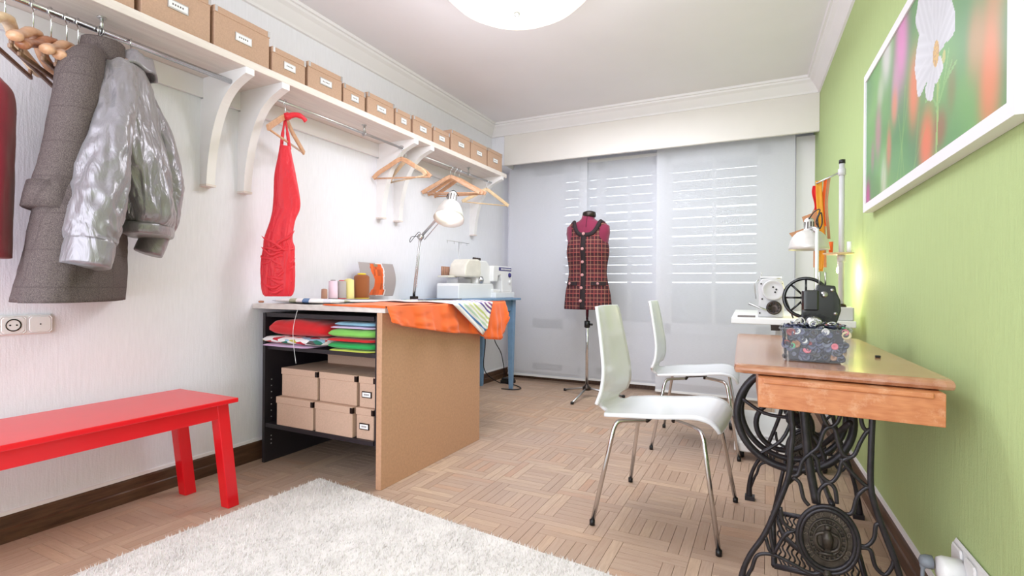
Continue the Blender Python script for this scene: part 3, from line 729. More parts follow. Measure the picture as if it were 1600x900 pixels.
sp = [(0.80, 1.088, .20, 'large kraft box partly beyond the top left corner of the picture'), (1.104, 1.377, .20, 'large kraft storage box with a white label above the silver jacket'),
      (1.388, 1.663, .19, 'large kraft storage box above the first two brackets'), (1.674, 1.874, .135, 'low kraft box between the large box and the tall one, above the red dress'),
      (1.886, 2.124, .150, 'kraft storage box, the first medium one right of the low box'), (2.132, 2.306, .125, 'low kraft box, fifth counting from the large ones'),
      (2.322, 2.565, .142, 'medium kraft box with a protruding dark side, middle of the shelf'), (2.577, 2.737, .128, 'narrow kraft box above the single empty hanger'),
      (2.757, 2.975, .138, 'kraft box right of the narrow one, above the bracket pair'), (2.99, 3.193, .130, 'kraft box with a brownish unlit label, above the right bracket'),
      (3.215, 3.49, .172, 'third kraft box from the window end of the shelf'), (3.50, 3.76, .172, 'second kraft box from the window end of the shelf'),
      (3.775, 4.035, .176, 'last kraft box at the window end of the shelf')]
for i, (a, b_, h, lb) in enumerate(sp): cbox(a, b_, h, lb)

# ================================================================ RED BENCH
bt = thing('bench', 'glossy red wooden bench standing against the left wall', 'bench', (0, 0, 0))
BX0, BX1, BY0, BY1 = -2.29, -1.905, 0.22, 1.375
MB().box(BX0, BX1, BY0, BY1, 0.432, 0.45).build('seat_board', 'red', bt, bevel=0.003)
MB().box(BX1-0.055, BX1-0.03, BY0+0.05, BY1-0.05, 0.372, 0.431).build('apron', 'red', bt, bevel=0.002)
MB().box(BX0+0.03, BX0+0.055, BY0+0.05, BY1-0.05, 0.372, 0.431).build('apron', 'red', bt, bevel=0.002)
MB().box(BX0+0.05, BX1-0.05, BY1-0.06, BY1-0.04, 0.372, 0.431).build('apron', 'red', bt, bevel=0.002)
for sx in (0, 1):
    for sy in (0, 1):
        xt = BX1-0.052 if sx else BX0+0.052; yt = BY1-0.048 if sy else BY0+0.048
        xb = xt-0.005; yb = yt+(0.055 if sy else -0.055)
        h = 0.024
        rings = [[(x+a*h, y+c*h, z) for a, c in ((-1, -1), (1, -1), (1, 1), (-1, 1))] for x, y, z in ((xb, yb, 0), (xt, yt, 0.431))]
        MB().loft(rings, smooth=False).build('leg', 'red', bt, bevel=0.003)

# wall sockets, left
def socket(T, name, label, parts):
    pass
st = thing('wall_socket', 'white double wall plate with a socket and a blank cover under the tweed coat', 'socket', (XL, 0.87, 0.756))
RY = Matrix.Rotation(PI/2, 4, 'Y')
MB().bevbox(-0.036, 0.036, -0.11, 0.09, 0, 0.009, 0.008, RY).build('plate', 'white', st)
pl = MB().bevbox(-0.030, 0.030, -0.062, 0.008, 0.009, 0.014, 0.007, RY).build('socket_insert', 'white', st)
MB().lathe([(0.021, 0.0142), (0.022, 0.0155), (0.019, 0.0155), (0.018, 0.0145)], 24, Matrix.Translation((0, -0.027, 0)) @ Matrix.Rotation(PI/2, 4, 'Y'), cap=False).build('socket_rim', 'gun', pl)
b = MB()
for dy in (-0.009, 0.009): b.cyl((0.0142, -0.027+dy, 0), (0.0152, -0.027+dy, 0), 0.0028, 8)
b.build('pin_hole', 'dark', pl)
pb = MB().bevbox(-0.030, 0.030, 0.014, 0.082, 0.009, 0.014, 0.007, RY).build('blank_cover', 'white', st)
MB().cyl((0.0141, 0.048, 0), (0.0150, 0.048, 0), 0.0025, 8).build('screw', 'dark', pb)

# ================================================================ WORKBENCH
wb = thing('workbench', 'sewing workbench with a grey top, black shelves and an unpainted board end panel', 'table', (0, 0, 0))
YW = 1.79
MB().box(XL+0.002, -1.505, YW-0.005, 2.93, 0.785, 0.81).build('worktop', 'slab', wb, bevel=0.002)
MB().box(-1.551, -1.521, YW-0.005, 2.655, 0.0, 0.785).build('end_panel', 'mdf', wb, bevel=0.002)
lp = MB().box(-2.305, -2.287, YW+0.005, 2.60, 0.0, 0.765).build('side_panel', 'black', wb, bevel=0.001)
for q in range(11):
    zz = 0.10+q*0.032 if q > 2 else 0.09+q*0.02
    MB().cyl((-2.287, YW+0.045, zz), (-2.2855, YW+0.045, zz), 0.0035, 8).build('peg_hole', 'brushed', lp)
MB().box(-1.58, -1.553, YW+0.02, 2.60, 0.17, 0.765).build('side_panel', 'black', wb)
MB().box(-2.287, -1.58, YW+0.01, 2.60, 0.745, 0.765).build('top_panel', 'black', wb)
MB().box(-2.287, -1.58, YW+0.02, 2.56, 0.578, 0.598).build('shelf_board', 'black', wb, bevel=0.001)
MB().box(-2.287, -1.58, YW+0.01, 2.56, 0.182, 0.203).build('shelf_board', 'black', wb, bevel=0.001)
MB().box(-2.287, -1.58, 2.56, 2.58, 0.18, 0.745).build('back_panel', 'black', wb)
# boxes in the workbench
def wbox(x0, x1, z0, h, lab, label, d0=0.0):
    t = thing('archive_box', label, 'box', ((x0+x1)/2, YW+0.02+d0, z0), 0, 'kraft boxes inside the workbench')
    hw = (x1-x0)/2-0.003; D = 0.36
    MB().bevbox(-hw+0.003, hw-0.003, 0.003, D-0.003, 0, h-0.004, 0.003).build('box_body', 'kraft', t)
    l = MB().bevbox(-hw, hw, 0, D, h-0.032, h, 0.003).build('lid', 'kraft', t)
    b = MB(); b.box(hw-0.014, hw+0.001, -0.001, 0.014, h-0.030, h-0.004); b.build('metal_corner', 'gun', l)
    if lab:
        f = MB().box(-0.028, 0.028, -0.003, 0.004, h*0.42-0.014, h*0.42+0.014).build('label_holder', 'gun', t)
        MB().box(-0.024, 0.024, -0.0036, -0.0028, h*0.42-0.010, h*0.42+0.010).build('paper_card', 'label', f)
        b = MB()
        for q in range(5): b.box(-0.014+q*0.006, -0.014+q*0.006+0.004, -0.0039, -0.0036, h*0.42-0.003, h*0.42+0.004)
        b.build('writing', 'ink', f)
wbox(-2.215, -1.953, 0.203, 0.142, False, 'lower left kraft box on the bottom shelf of the workbench', -0.01)
wbox(-1.948, -1.702, 0.203, 0.142, False, 'lower middle kraft box on the bottom shelf of the workbench', -0.01)
wbox(-1.697, -1.584, 0.203, 0.142, True, 'lower right small kraft box with label beside the end panel', 0.0)
wbox(-2.205, -1.948, 0.346, 0.142, False, 'upper left kraft box stacked in the workbench', 0.012)
wbox(-1.943, -1.697, 0.346, 0.142, False, 'upper middle kraft box stacked in the workbench', 0.012)
wbox(-1.692, -1.584, 0.346, 0.142, True, 'upper right small kraft box with label beside the end panel', 0.012)
t = thing('archive_box', 'low pale kraft box lying on the upper boxes at the back', 'box', (-1.92, 2.05, 0.4885)); MB().bevbox(-0.20, 0.18, 0, 0.20, 0, 0.06, 0.003).build('box_body', 'kraft', t); MB().bevbox(-0.202, 0.182, -0.002, 0.202, 0.045, 0.065, 0.003).build('lid', 'kraft', t)
# folded fabrics
def folded(x0, x1, z0, h, m_, label, ph=0, d=0.4, y=YW+0.0, sag=0.0, amp=0.006, arch=0.0):
    n = 64; rings = []; cx, hw = (x0+x1)/2, (x1-x0)/2
    for j in range(14):
        v = j/13; q = min(1.0, v*5); inset = 0.018*(1-math.sqrt(max(0, 1-(1-q)**2))); hh = h/2*(0.35+0.65*math.sqrt(max(0, 1-(1-q)**2)))
        ring = []
        for i in range(n):
            t = 2*PI*i/n
            X = math.copysign(abs(math.cos(t))**0.5, math.cos(t)); Z = math.copysign(abs(math.sin(t))**0.42, math.sin(t))
            w = MN.noise(Vector((X*3+ph*5, v*4, ph)))*amp*2
            top = z0+h/2+Z*hh+(w+sag*(1-X*X))*max(0, Z)+arch*(1-X*X)*(0.5+0.5*Z)
            ring.append((cx+X*(hw-inset), y+d*v+amp*MN.noise(Vector((X*4, ph, Z))), max(z0+0.0003, top)))
        rings.append(ring)
    return tag(MB().loft(rings).build('folded_fabric', m_), label, 'fabric', 'folded fabrics on the workbench shelf')
MF = lambda n, c: M.setdefault(n, mat(n, c, 0.85, var=0.05, sheen=0.2))
MF('f_lilac', rgb(214, 180, 216)); MF('f_lblue', rgb(138, 184, 206)); MF('f_pink', rgb(222, 196, 226)); MF('f_green', rgb(134, 206, 92)); MF('f_dgreen', rgb(34, 168, 84)); MF('f_yellow', rgb(214, 214, 90))
folded(-2.275, -1.96, 0.5985, 0.014, 'f_lilac', 'thin folded lilac cloth at the bottom of the left fabric pile', 0.3, y=YW-0.03, amp=0.001)
folded(-2.282, -1.868, 0.6130, 0.040, 'stripe3', 'folded multicolour patterned cotton under the red cloth', 1.2, y=YW-0.028, amp=0.003)
folded(-2.250, -1.868, 0.6535, 0.072, 'redcloth', 'thick folded red cloth on top of the left fabric pile', 2.2, y=YW-0.015, amp=0.006, sag=0.014)
folded(-1.852, -1.585, 0.5985, 0.010, 'f_yellow', 'thin folded yellow cloth at the bottom of the right pile', 0.6, amp=0.001, y=YW-0.005)
folded(-1.858, -1.583, 0.6088, 0.034, 'f_dgreen', 'folded emerald green cloth in the right fabric pile', 2.6, amp=0.002, y=YW-0.008)
folded(-1.862, -1.583, 0.6430, 0.018, 'redcloth', 'thin folded red cloth between the two green ones', 1.6, amp=0.0015, y=YW-0.010)
folded(-1.858, -1.583, 0.6614, 0.042, 'f_green', 'folded light green cloth in the right fabric pile', 3.6, amp=0.002, y=YW-0.006)
folded(-1.85, -1.583, 0.7038, 0.012, 'f_pink', 'thin folded pale pink cloth in the right fabric pile', 0.9, amp=0.001)
folded(-1.83, -1.583, 0.7162, 0.020, 'f_lblue', 'folded light blue cloth topping the right pile', 4.6, amp=0.001, y=YW+0.006)
# thread hanging from the worktop
tag(MB().tube(curve([(-2.045, YW-0.006, 0.785), (-2.04, YW-0.034, 0.70), (-2.035, YW-0.036, 0.62), (-2.02, YW-0.034, 0.53)], 5), 0.0012, 5).build('loose_thread', 'label'), 'white thread hanging down in front of the fabric piles', 'thread')

# orange cloth over the bench
ZT = 0.811
def orange_top():
    b = MB()
    def fn(u, v):   # top sheet: v along y, u along x
        y = YW-0.008+v*(2.93-YW+0.01); xa = -2.05+0.18*(1-v); x = xa+(-1.497-xa)*u
        return (x, y, ZT+0.0035+0.003*math.sin(x*23+y*9)*math.sin(y*17)+0.002*(u > 0.98))
    b.grid(fn, 26, 40)
    def side(u, v):  # u along y, v down
        y = YW-0.008+u*(2.93-YW+0.01)
        hem = 0.08+0.0*u
        ks = [(0, 0.070), (0.06, 0.088), (0.40, 0.148), (0.66, 0.178), (0.75, 0.215), (0.90, 0.235), (0.97, 0.19), (1, 0.10)]
        for (a, p), (c, q) in zip(ks, ks[1:]):
            if a <= u <= c: hem = p+(q-p)*(u-a)/(c-a)
        dr_ = v*hem
        wv = (0.004+0.010*v)*math.sin(u*30+1)+(0.006*v)*math.sin(u*71)
        if u > 0.7: wv += 0.010*v*math.sin(u*90)
        wv += 0.014*v*MN.noise(Vector((u*9+v*3, v*3, 2)))+0.006*v*(1-2*abs(MN.noise(Vector((u*16-v*5, v*4, 7)))))
        return (-1.495+0.006*v+max(-0.003, wv)*1.0+0.012*v, y, ZT+0.004-dr_)
    b.grid(side, 120, 14)
    def front(u, v):
        x = -1.87+u*(0.373); return (x, YW-0.012-0.002*math.sin(x*40)*v, ZT+0.005-v*(0.004+0.006*u))
    b.grid(front, 20, 3)
    return b.build('orange_cloth', 'orange', None, solid=0.002)
tag(orange_top(), 'bright orange cotton cloth draped over the right side of the workbench', 'cloth')
# striped runner over the orange cloth
b = MB()
def rn(u, v):
    yt = 2.255+u*0.445
    if v < 0.5: x = -1.95+(v/0.5)*0.44; z = ZT+0.012+0.002*math.sin(x*30+u*5); y = yt
    else:
        q = (v-0.5)/0.5; x = -1.463+0.003*math.sin(u*20)+0.010*q; z = ZT+0.010-q*(0.19-0.03*u); y = yt+(2.565+u*0.05-yt)*q
    return (x, y, z)
b.grid(rn, 24, 30); tag(b.build('striped_cloth', 'stripe1', None, solid=0.002), 'white cloth with blue, green and purple stripes over the orange cloth', 'cloth')
def rollup(x, y, L, r, ang, m_, label, name='folded_fabric', flat=0.35):
    rings = []
    c, s = math.cos(ang), math.sin(ang)
    for j in range(15):
        v = j/14; e = (1-(2*v-1)**6)**0.4 if 0 < v < 1 else 0.45
        rings.append([(x+c*L*(v-0.5)-s*r*math.cos(t)*(0.9+0.1*math.sin(v*9)), y+s*L*(v-0.5)+c*r*math.cos(t)*(0.9+0.1*math.sin(v*9)), ZT+0.001+r*flat*(1+math.sin(t)*e)) for t in [2*PI*i/20 for i in range(20)]])
    return tag(MB().loft(rings).build(name, m_), label, 'fabric')
rollup(-2.16, 1.97, 0.36, 0.12, -0.12, 'stripe2', 'rolled white cloth with blue and sage stripes below the red dress', flat=0.10)
rollup(-2.02, 2.32, 0.42, 0.12, 0.9, 'f_white', 'crumpled white cloth lying across the worktop', flat=0.06) if MF('f_white', rgb(240, 232, 230)) else None
tag(MB().box(-1.75, -1.71, 2.35, 2.75, ZT+0.016, ZT+0.020).build('ruler', 'dark'), 'dark ruler lying on the cloth of the worktop', 'ruler')
b = MB(); b.lathe([(0.0, -0.006), (0.012, -0.005), (0.014, 0), (0.012, 0.005), (0, 0.006)], 12, TR((-2.345, 1.815, ZT+0.008)))
tag(b.build('wooden_button', 'hangdark'), 'small dark button at the left corner of the worktop', 'button')

# spools
def spool(x, y, h, r, m_, capm, label, big=False):
    t = thing('thread_cone', label, 'thread cone', (x, y, ZT+0.022), 0, 'thread cones on the worktop')
    if big: prof = [(r*0.92, 0), (r, h*0.06), (r, h*0.85), (r*0.75, h*0.93), (r*0.5, h*0.93)]
    else: prof = [(r*0.95, 0), (r, h*0.04), (r*0.93, h*0.94), (r*0.6, h*0.96)]
    MB().lathe(prof, 28).build('thread', m_, t)
    MB().lathe([(r*0.55, h*0.92), (r*0.55, h*0.99), (r*0.3, h*1.0)], 20).build('cone_tip', capm, t)
    MB().lathe([(r*1.0, -0.004), (r*1.0, 0.0)], 20).build('foot', capm, t)
MF('t_pink', rgb(240, 212, 226)); MF('t_grey', rgb(176, 168, 164)); MF('t_yellow', rgb(238, 224, 150)); MF('t_brown', rgb(150, 84, 40)); MF('t_yel', rgb(246, 214, 60)); MF('t_tan', rgb(176, 132, 110)); MF('t_redcap', rgb(200, 40, 50)); MF('t_greycap', rgb(120, 116, 112))
spool(-2.22, 2.12, 0.055, 0.017, 't_tan', 't_tan', 'smallest tan thread spool at the left of the cones')
spool(-2.22, 2.185, 0.105, 0.026, 't_pink', 't_greycap', 'pale pink thread cone beside the small tan spool')
spool(-2.215, 2.245, 0.105, 0.028, 't_grey', 't_redcap', 'grey thread cone with a red tip')
spool(-2.215, 2.305, 0.115, 0.030, 't_yellow', 't_yellow', 'pale yellow thread cone beside the brown one')
spool(-2.205, 2.40, 0.150, 0.046, 't_brown', 't_yel', 'large brown thread cone with a yellow tip', True)
# dress photo card (bent print)
pf = thing('dress_photo', 'curved glossy photo card of an orange dress standing behind the thread cones', 'picture', (-2.29, 2.63, ZT+0.03))
def card(u, v):
    return (0.02*math.sin(v*PI*1.0)*1.0-0.01+0.02*(u-0.5)**2, -0.165+0.33*u+0.02*v*(1-v)*0+(0.012*math.sin((1-v)*2.6))*(u > 0.5), 0.215*v)
b = MB(); nu, nv = 56, 36
vs = [card(i/nu, j/nv) for j in range(nv+1) for i in range(nu+1)]
for j in range(nv):
    for i in range(nu):
        u, v = (i+0.5)/nu, (j+0.5)/nv
        cx = 0.50+0.02*math.sin(v*5); hw = 0.135+0.035*math.cos(v*7.5)+(0.03 if v < 0.2 else 0)
        if abs(u-cx) < hw and 0.02 < v < 0.96:
            s_ = 0.75+0.3*hsh(int(u*18), int(v*5)); c = lin((0.98*min(1, s_), 0.42*s_, 0.16*s_))
            if v > 0.88 and abs(u-cx) < 0.05: c = lin((0.6, 0.5, 0.4))
        elif u > cx and u < cx+hw+0.04 and u < 0.74: c = lin((0.93, 0.90, 0.90))
        else: c = lin((0.68, 0.64, 0.64))
        b.cur = c; k0 = j*(nu+1)+i; b.f.append((k0, k0+1, k0+nu+2, k0+nu+1)); b.sm.append(True); b.c.append(c)
b.v = vs; b.build('print', 'vcol', pf, solid=0.002)

# ---------------------------------------------------------------- desk lamp (lit)
LX, LY = -2.10, 2.78
dl = thing('desk_lamp', 'lit silver adjustable desk lamp clamped to the workbench', 'lamp', (0, 0, 0))
b = MB(); b.bevbox(LX-0.022, LX+0.022, LY-0.02, LY+0.02, ZT+0.001, ZT+0.03, 0.004); b.cyl((LX, LY, ZT+0.03), (LX, LY, ZT+0.06), 0.009, 12); b.build('clamp', 'dark', dl)
el = Vector((-2.065, 2.80, 1.235)); hd = Vector((-1.83, 2.80, 1.44))
b = MB()
for d in (-0.009, 0.009): b.tube([(LX, LY+d, ZT+0.05), el+Vector((0, d, 0))], 0.0045, 8)
b.build('lower_arm', 'brushed', dl)
b = MB()
for d in (-0.009, 0.009): b.tube([el+Vector((0, d, 0.0)), hd+Vector((0, d, 0))], 0.0045, 8)
b.tube([el+Vector((0.03, 0, -0.02)), hd+Vector((0.0, 0, -0.035))], 0.003, 6)
b.build('upper_arm', 'brushed', dl)
b = MB(); b.lathe([(0.0, -0.016), (0.018, -0.014), (0.018, 0.014), (0, 0.016)], 16, TR(tuple(el), 0, PI/2)); b.build('elbow_joint', 'brushed', dl)
b = MB(); pp = [(LX+0.025+0.003*math.sin(i*1.9), LY-0.006+0.004*math.cos(i*1.9), 0.90+i*0.0035) for i in range(60)]; b.tube(pp, 0.0015, 5); b.build('spring', 'steel', dl)
b = MB(); b.tube(curve([el+Vector((-0.0, 0, 0.0)), el+Vector((-0.05, -0.03, 0.0)), el+Vector((-0.07, -0.02, -0.035)), el+Vector((-0.02, 0, 0.03)), el+Vector((0.0, 0, 0.02))], 5), 0.002, 6)
b.tube(curve([hd, hd+Vector((-0.03, 0, 0.05)), hd+Vector((0.02, 0.0, 0.085)), hd+Vector((0.06, 0, 0.045))], 5), 0.0025, 6); b.build('cable', 'dark', dl)
# shade: axis from neck to opening
def shade(center, axis, s=1.0, parent=None, bulbmat='bulb', mat_='shadem', ro=0.085, dome=False):
    ax = Vector(axis).normalized(); T = Matrix.Translation(center) @ Vector((0, 0, -1)).rotation_difference(ax).to_matrix().to_4x4()
    prof = [(0.020*s, 0.10*s), (0.024*s, 0.095*s), (0.026*s, 0.04*s), (0.030*s, 0.03*s), (0.050*s, 0.022*s), (0.062*s, 0.0), (0.075*s, -0.035*s), (ro*s, -0.075*s)]
    if dome: prof = prof[:3]+[(0.034*s, 0.036*s), (0.060*s, 0.026*s), (0.080*s, 0.006*s), (0.094*s, -0.022*s), (0.101*s, -0.055*s), (0.104*s, -0.075*s)]
    sd = MB().lathe(prof, 32, T, cap=False).build('lamp_shade', mat_, parent, solid=0.0015)
    b = MB()
    for i in range(10):
        a = 2*PI*i/10; b.box(0.0255*s, 0.0268*s, -0.0025, 0.0025, 0.045*s, 0.085*s, T @ Matrix.Rotation(a, 4, 'Z'))
    b.build('vent_slot', 'gun', sd)
    MB().lathe([(0.0, 0.10*s), (0.02*s, 0.10*s), (0.021*s, 0.103*s), (0, 0.112*s)], 20, T).build('top_cap', 'brushed', parent)
    MB().lathe([(0.012*s, 0.02*s), (0.02*s, 0.0), (0.030*s, -0.025*s), (0.028*s, -0.048*s), (0.0, -0.058*s)], 20, T, cap=False).build('bulb', bulbmat, parent)
    return T
M['shadem'] = mat('satin_aluminium_shade', rgb(222, 218, 214), 0.4, 0.35, var=0.02)
hc = Vector((-1.785, 2.73, 1.40)); hax = Vector((0.16, -0.50, -1.0))
shade(hc, hax, 1.12, dl)
o = light('desk_lamp_bulb', 'SPOT', tuple(hc+hax.normalized()*0.03), 2.2, (1.0, 0.93, 0.82), 0.03, target=tuple(hc+hax), spot=2.4)

# ================================================================ BLUE DESK
bd = thing('blue_desk', 'blue-grey painted wooden desk carrying the two white machines', 'table', (0, 0, 0))
MB().box(XL+0.02, -1.965, 2.96, 4.16, 0.795, 0.813).build('desk_top', 'blue', bd, bevel=0.003)
MB().box(XL+0.05, -2.02, 2.99, 4.12, 0.70, 0.794).build('apron', 'blue', bd)
MB().cyl((-2.019, 3.95, 0.745), (-2.010, 3.95, 0.745), 0.010, 10).build('knob', 'gun', bd)
for lx_, ly_ in ((-2.03, 4.10), (-2.345, 4.12), (-2.03, 3.02), (-2.345, 3.02)):
    rings = [[(lx_+a*h, ly_+c*h, z) for a, c in ((-1, -1), (1, -1), (1, 1), (-1, 1))] for h, z in ((0.014, 0), (0.016, 0.02), (0.026, 0.60), (0.028, 0.70), (0.028, 0.794))]
    MB().loft(rings, smooth=False).build('leg', 'blue', bd, bevel=0.002)
def cable(name, pts, r, m_, label):
    return tag(MB().tube(curve(pts, 8), r, 8).build(name, m_), label, 'cable')
cable('power_cable', [(-2.24, 4.00, 0.66), (-2.25, 4.02, 0.40), (-2.30, 4.10, 0.15), (-2.25, 4.30, 0.008), (-2.1, 4.28, 0.008), (-1.96, 4.16, 0.008), (-1.98, 4.07, 0.008), (-2.10, 4.05, 0.008)], 0.0045, 'dark', 'dark power cable looping round the leg of the blue desk')
cable('power_cable', [(-2.15, 4.00, 0.66), (-2.17, 4.04, 0.45), (-2.16, 4.16, 0.30), (-2.20, 4.30, 0.10), (-2.26, 4.36, 0.03)], 0.004, 'dark', 'second dark cable hanging behind the blue desk')
fp = thing('foot_pedal', 'black sewing foot pedal on the floor under the blue desk', 'pedal', (-2.19, 4.36, 0))
MB().bevbox(-0.06, 0.06, -0.05, 0.05, 0, 0.03, 0.008).build('base', 'dark', fp); MB().bevbox(-0.05, 0.05, -0.04, 0.045, 0.03, 0.048, 0.006).build('tread', 'dark', fp)

# ---- overlocker (faces the room, +x)
ZD = 0.8135
ovr = thing('overlocker', 'white overlock sewing machine on the blue desk', 'sewing machine', (-2.18, 3.58, ZD), 0)
# profile in y-z extruded along x
def ext(pts, x0, x1, nm, m_, parent, bev=0.006):
    n = len(pts); vs = [(x0, y, z) for y, z in pts]+[(x1, y, z) for y, z in pts]
    fs = [tuple(range(n-1, -1, -1)), tuple(range(n, 2*n))]+[(i, (i+1) % n, n+(i+1) % n, n+i) for i in range(n)]
    return MB().add(vs, fs).build(nm, m_, parent, bevel=bev)
ext([(-0.28, 0.0), (0.28, 0.0), (0.29, 0.02), (0.27, 0.12), (-0.27, 0.12), (-0.28, 0.10)], -0.10, 0.10, 'base', 'white', ovr)
ext([(0.02, 0.12), (0.27, 0.12), (0.26, 0.19), (0.235, 0.27), (0.18, 0.31), (0.05, 0.31), (0.03, 0.28)], -0.09, 0.085, 'pillar', 'white', ovr, 0.01)
ext([(-0.19, 0.19), (-0.18, 0.17), (0.04, 0.17), (0.06, 0.20), (0.06, 0.29), (0.03, 0.315), (-0.12, 0.31), (-0.17, 0.27)], -0.05, 0.10, 'head_cover', 'cream2', ovr, 0.012)
MB().box(-0.06, 0.04, -0.20, 0.0, 0.12, 0.155).build('needle_plate', 'brushed', ovr)
b = MB(); b.lathe([(0.0, 0), (0.03, 0.0), (0.03, 0.012), (0.012, 0.014), (0.012, 0.02), (0, 0.02)], 20, TR((0.09, 0.07, 0.15), 0, 0, PI/2)); b.build('side_dial', 'brushed', ovr)
for i in range(4):
    MB().lathe([(0.009, 0), (0.011, 0.012), (0.009, 0.03), (0.0, 0.032)], 12, TR((0.02, 0.075+i*0.032, 0.305))).build('tension_dial', 'gun', ovr)
    MB().cyl((-0.07, -0.25+i*0.03, 0.18), (-0.07, -0.25+i*0.03, 0.25), 0.009, 10).build('thread_pin', 't_tan', ovr)
MB().bevbox(-0.10, 0.0, -0.27, -0.14, 0.165, 0.18, 0.003).build('spool_tray', 'cream2', ovr)
MB().tube([(-0.09, 0.02, 0.12), (-0.09, 0.02, 0.46)], 0.003, 6).build('thread_pole', 'brushed', ovr)
b = MB(); b.tube([(-0.09, -0.16, 0.46), (-0.09, 0.18, 0.46)], 0.0025, 6)
for i in range(4): b.tube([(-0.09, -0.15+i*0.1, 0.46), (-0.09, -0.15+i*0.1, 0.44)], 0.0025, 5)
b.build('thread_guide', 'brushed', ovr)
# ---- domestic sewing machine
smc = thing('sewing_machine', 'white domestic sewing machine with a navy lettered stripe, nearest the window', 'sewing machine', (-2.12, 4.00, ZD), 0)
ext([(-0.19, 0.0), (0.17, 0.0), (0.17, 0.05), (-0.19, 0.05)], -0.085, 0.085, 'base', 'white', smc)
ext([(-0.19, 0.05), (-0.06, 0.05), (-0.06, 0.075), (-0.19, 0.075)], -0.05, 0.06, 'free_arm', 'white', smc)
ext([(-0.02, 0.05), (0.17, 0.05), (0.165, 0.18), (0.15, 0.275), (-0.18, 0.275), (-0.19, 0.20), (-0.19, 0.14), (-0.11, 0.14), (-0.10, 0.19), (-0.05, 0.20), (-0.03, 0.15)], -0.06, 0.06, 'body_casting', 'white', smc, 0.008)
MB().box(0.0605, 0.062, -0.09, 0.145, 0.235, 0.265).build('name_stripe', 'navy', smc)
b = MB()
for i in range(13): b.box(0.0622, 0.0628, -0.055+i*0.015, -0.055+i*0.015+0.009, 0.243, 0.257)
b.build('lettering', 'white', smc)
MB().box(-0.03, 0.03, -0.18, -0.11, 0.078, 0.14).build('needle_block', 'brushed', smc)
for zz, rr in ((0.20, 0.022), (0.14, 0.02)): MB().lathe([(0, 0), (rr, 0), (rr*0.8, 0.012), (0, 0.013)], 18, TR((0.06, 0.11, zz), 0, 0, PI/2)).build('selector_dial', 'navy' if rr > 0.021 else 'white', smc)
MB().lathe([(0, 0), (0.035, 0), (0.035, 0.02), (0, 0.022)], 20, Matrix.Translation((0, 0.17, 0.18)) @ Matrix.Rotation(-PI/2, 4, 'X')).build('hand_wheel', 'white', smc)

# ================================================================ DRESS FORM
DX, DY = -1.33, 4.10
df = thing('dress_form', 'burgundy tailor\'s dress form on a chrome tripod stand', 'mannequin', (DX, DY, 0))
def ell(cx, cy, a, b_, z, n=40, sq=1.0): return [(cx+a*math.copysign(abs(math.cos(t))**sq, math.cos(t)), cy+b_*math.copysign(abs(math.sin(t))**sq, math.sin(t)), z) for t in [2*PI*i/n for i in range(n)]]
tor = [(1.50, 0.050, 0.050), (1.475, 0.056, 0.055), (1.455, 0.085, 0.062), (1.435, 0.150, 0.070), (1.41, 0.182, 0.078), (1.36, 0.186, 0.09), (1.28, 0.172, 0.11), (1.22, 0.168, 0.115), (1.12, 0.150, 0.095), (1.05, 0.142, 0.085), (0.95, 0.155, 0.095), (0.85, 0.168, 0.11), (0.78, 0.168, 0.11)]
MB().loft([ell(0.0, 0, a, b_, z) for z, a, b_ in tor]).build('torso', 'burg', df)
MB().lathe([(0.0, 1.54), (0.03, 1.54), (0.052, 1.53), (0.056, 1.515), (0.055, 1.495), (0.05, 1.49)], 28, TR((0.01, 0, 0))).build('neck_cap', 'gun', df)
MB().tube([(0.01, -0.056, 1.49), (0.01, -0.068, 1.45), (0.01, -0.085, 1.40)], 0.0016, 5).build('seam', 'lace', df)
MB().cyl((0, 0, 0.09), (0, 0, 0.80), 0.012, 14).build('pole', 'steel', df)
MB().lathe([(0.012, 0.575), (0.024, 0.58), (0.024, 0.63), (0.014, 0.635)], 16).build('clamp_collar', 'dark', df)
MB().cyl((0.02, -0.01, 0.605), (0.05, -0.02, 0.605), 0.009, 10).build('clamp_knob', 'dark', df)
MB().lathe([(0.0, 0.06), (0.035, 0.062), (0.035, 0.085), (0.015, 0.10), (0.012, 0.11)], 18).build('tripod_hub', 'gun', df)
for a in (-1.63, 2.55, 0.45):
    l_ = MB(); ca, sa = math.cos(a), math.sin(a)
    l_.tube([(0.02*ca, 0.02*sa, 0.075), (0.30*ca, 0.30*sa, 0.012)], 0.0085, 10)
    lo = l_.build('leg', 'brushed', df)
    MB().lathe([(0.0, 0), (0.013, 0.002), (0.013, 0.02), (0.0, 0.024)], 12, TR((0.305*ca, 0.305*sa, 0))).build('rubber_foot', 'dark', lo)
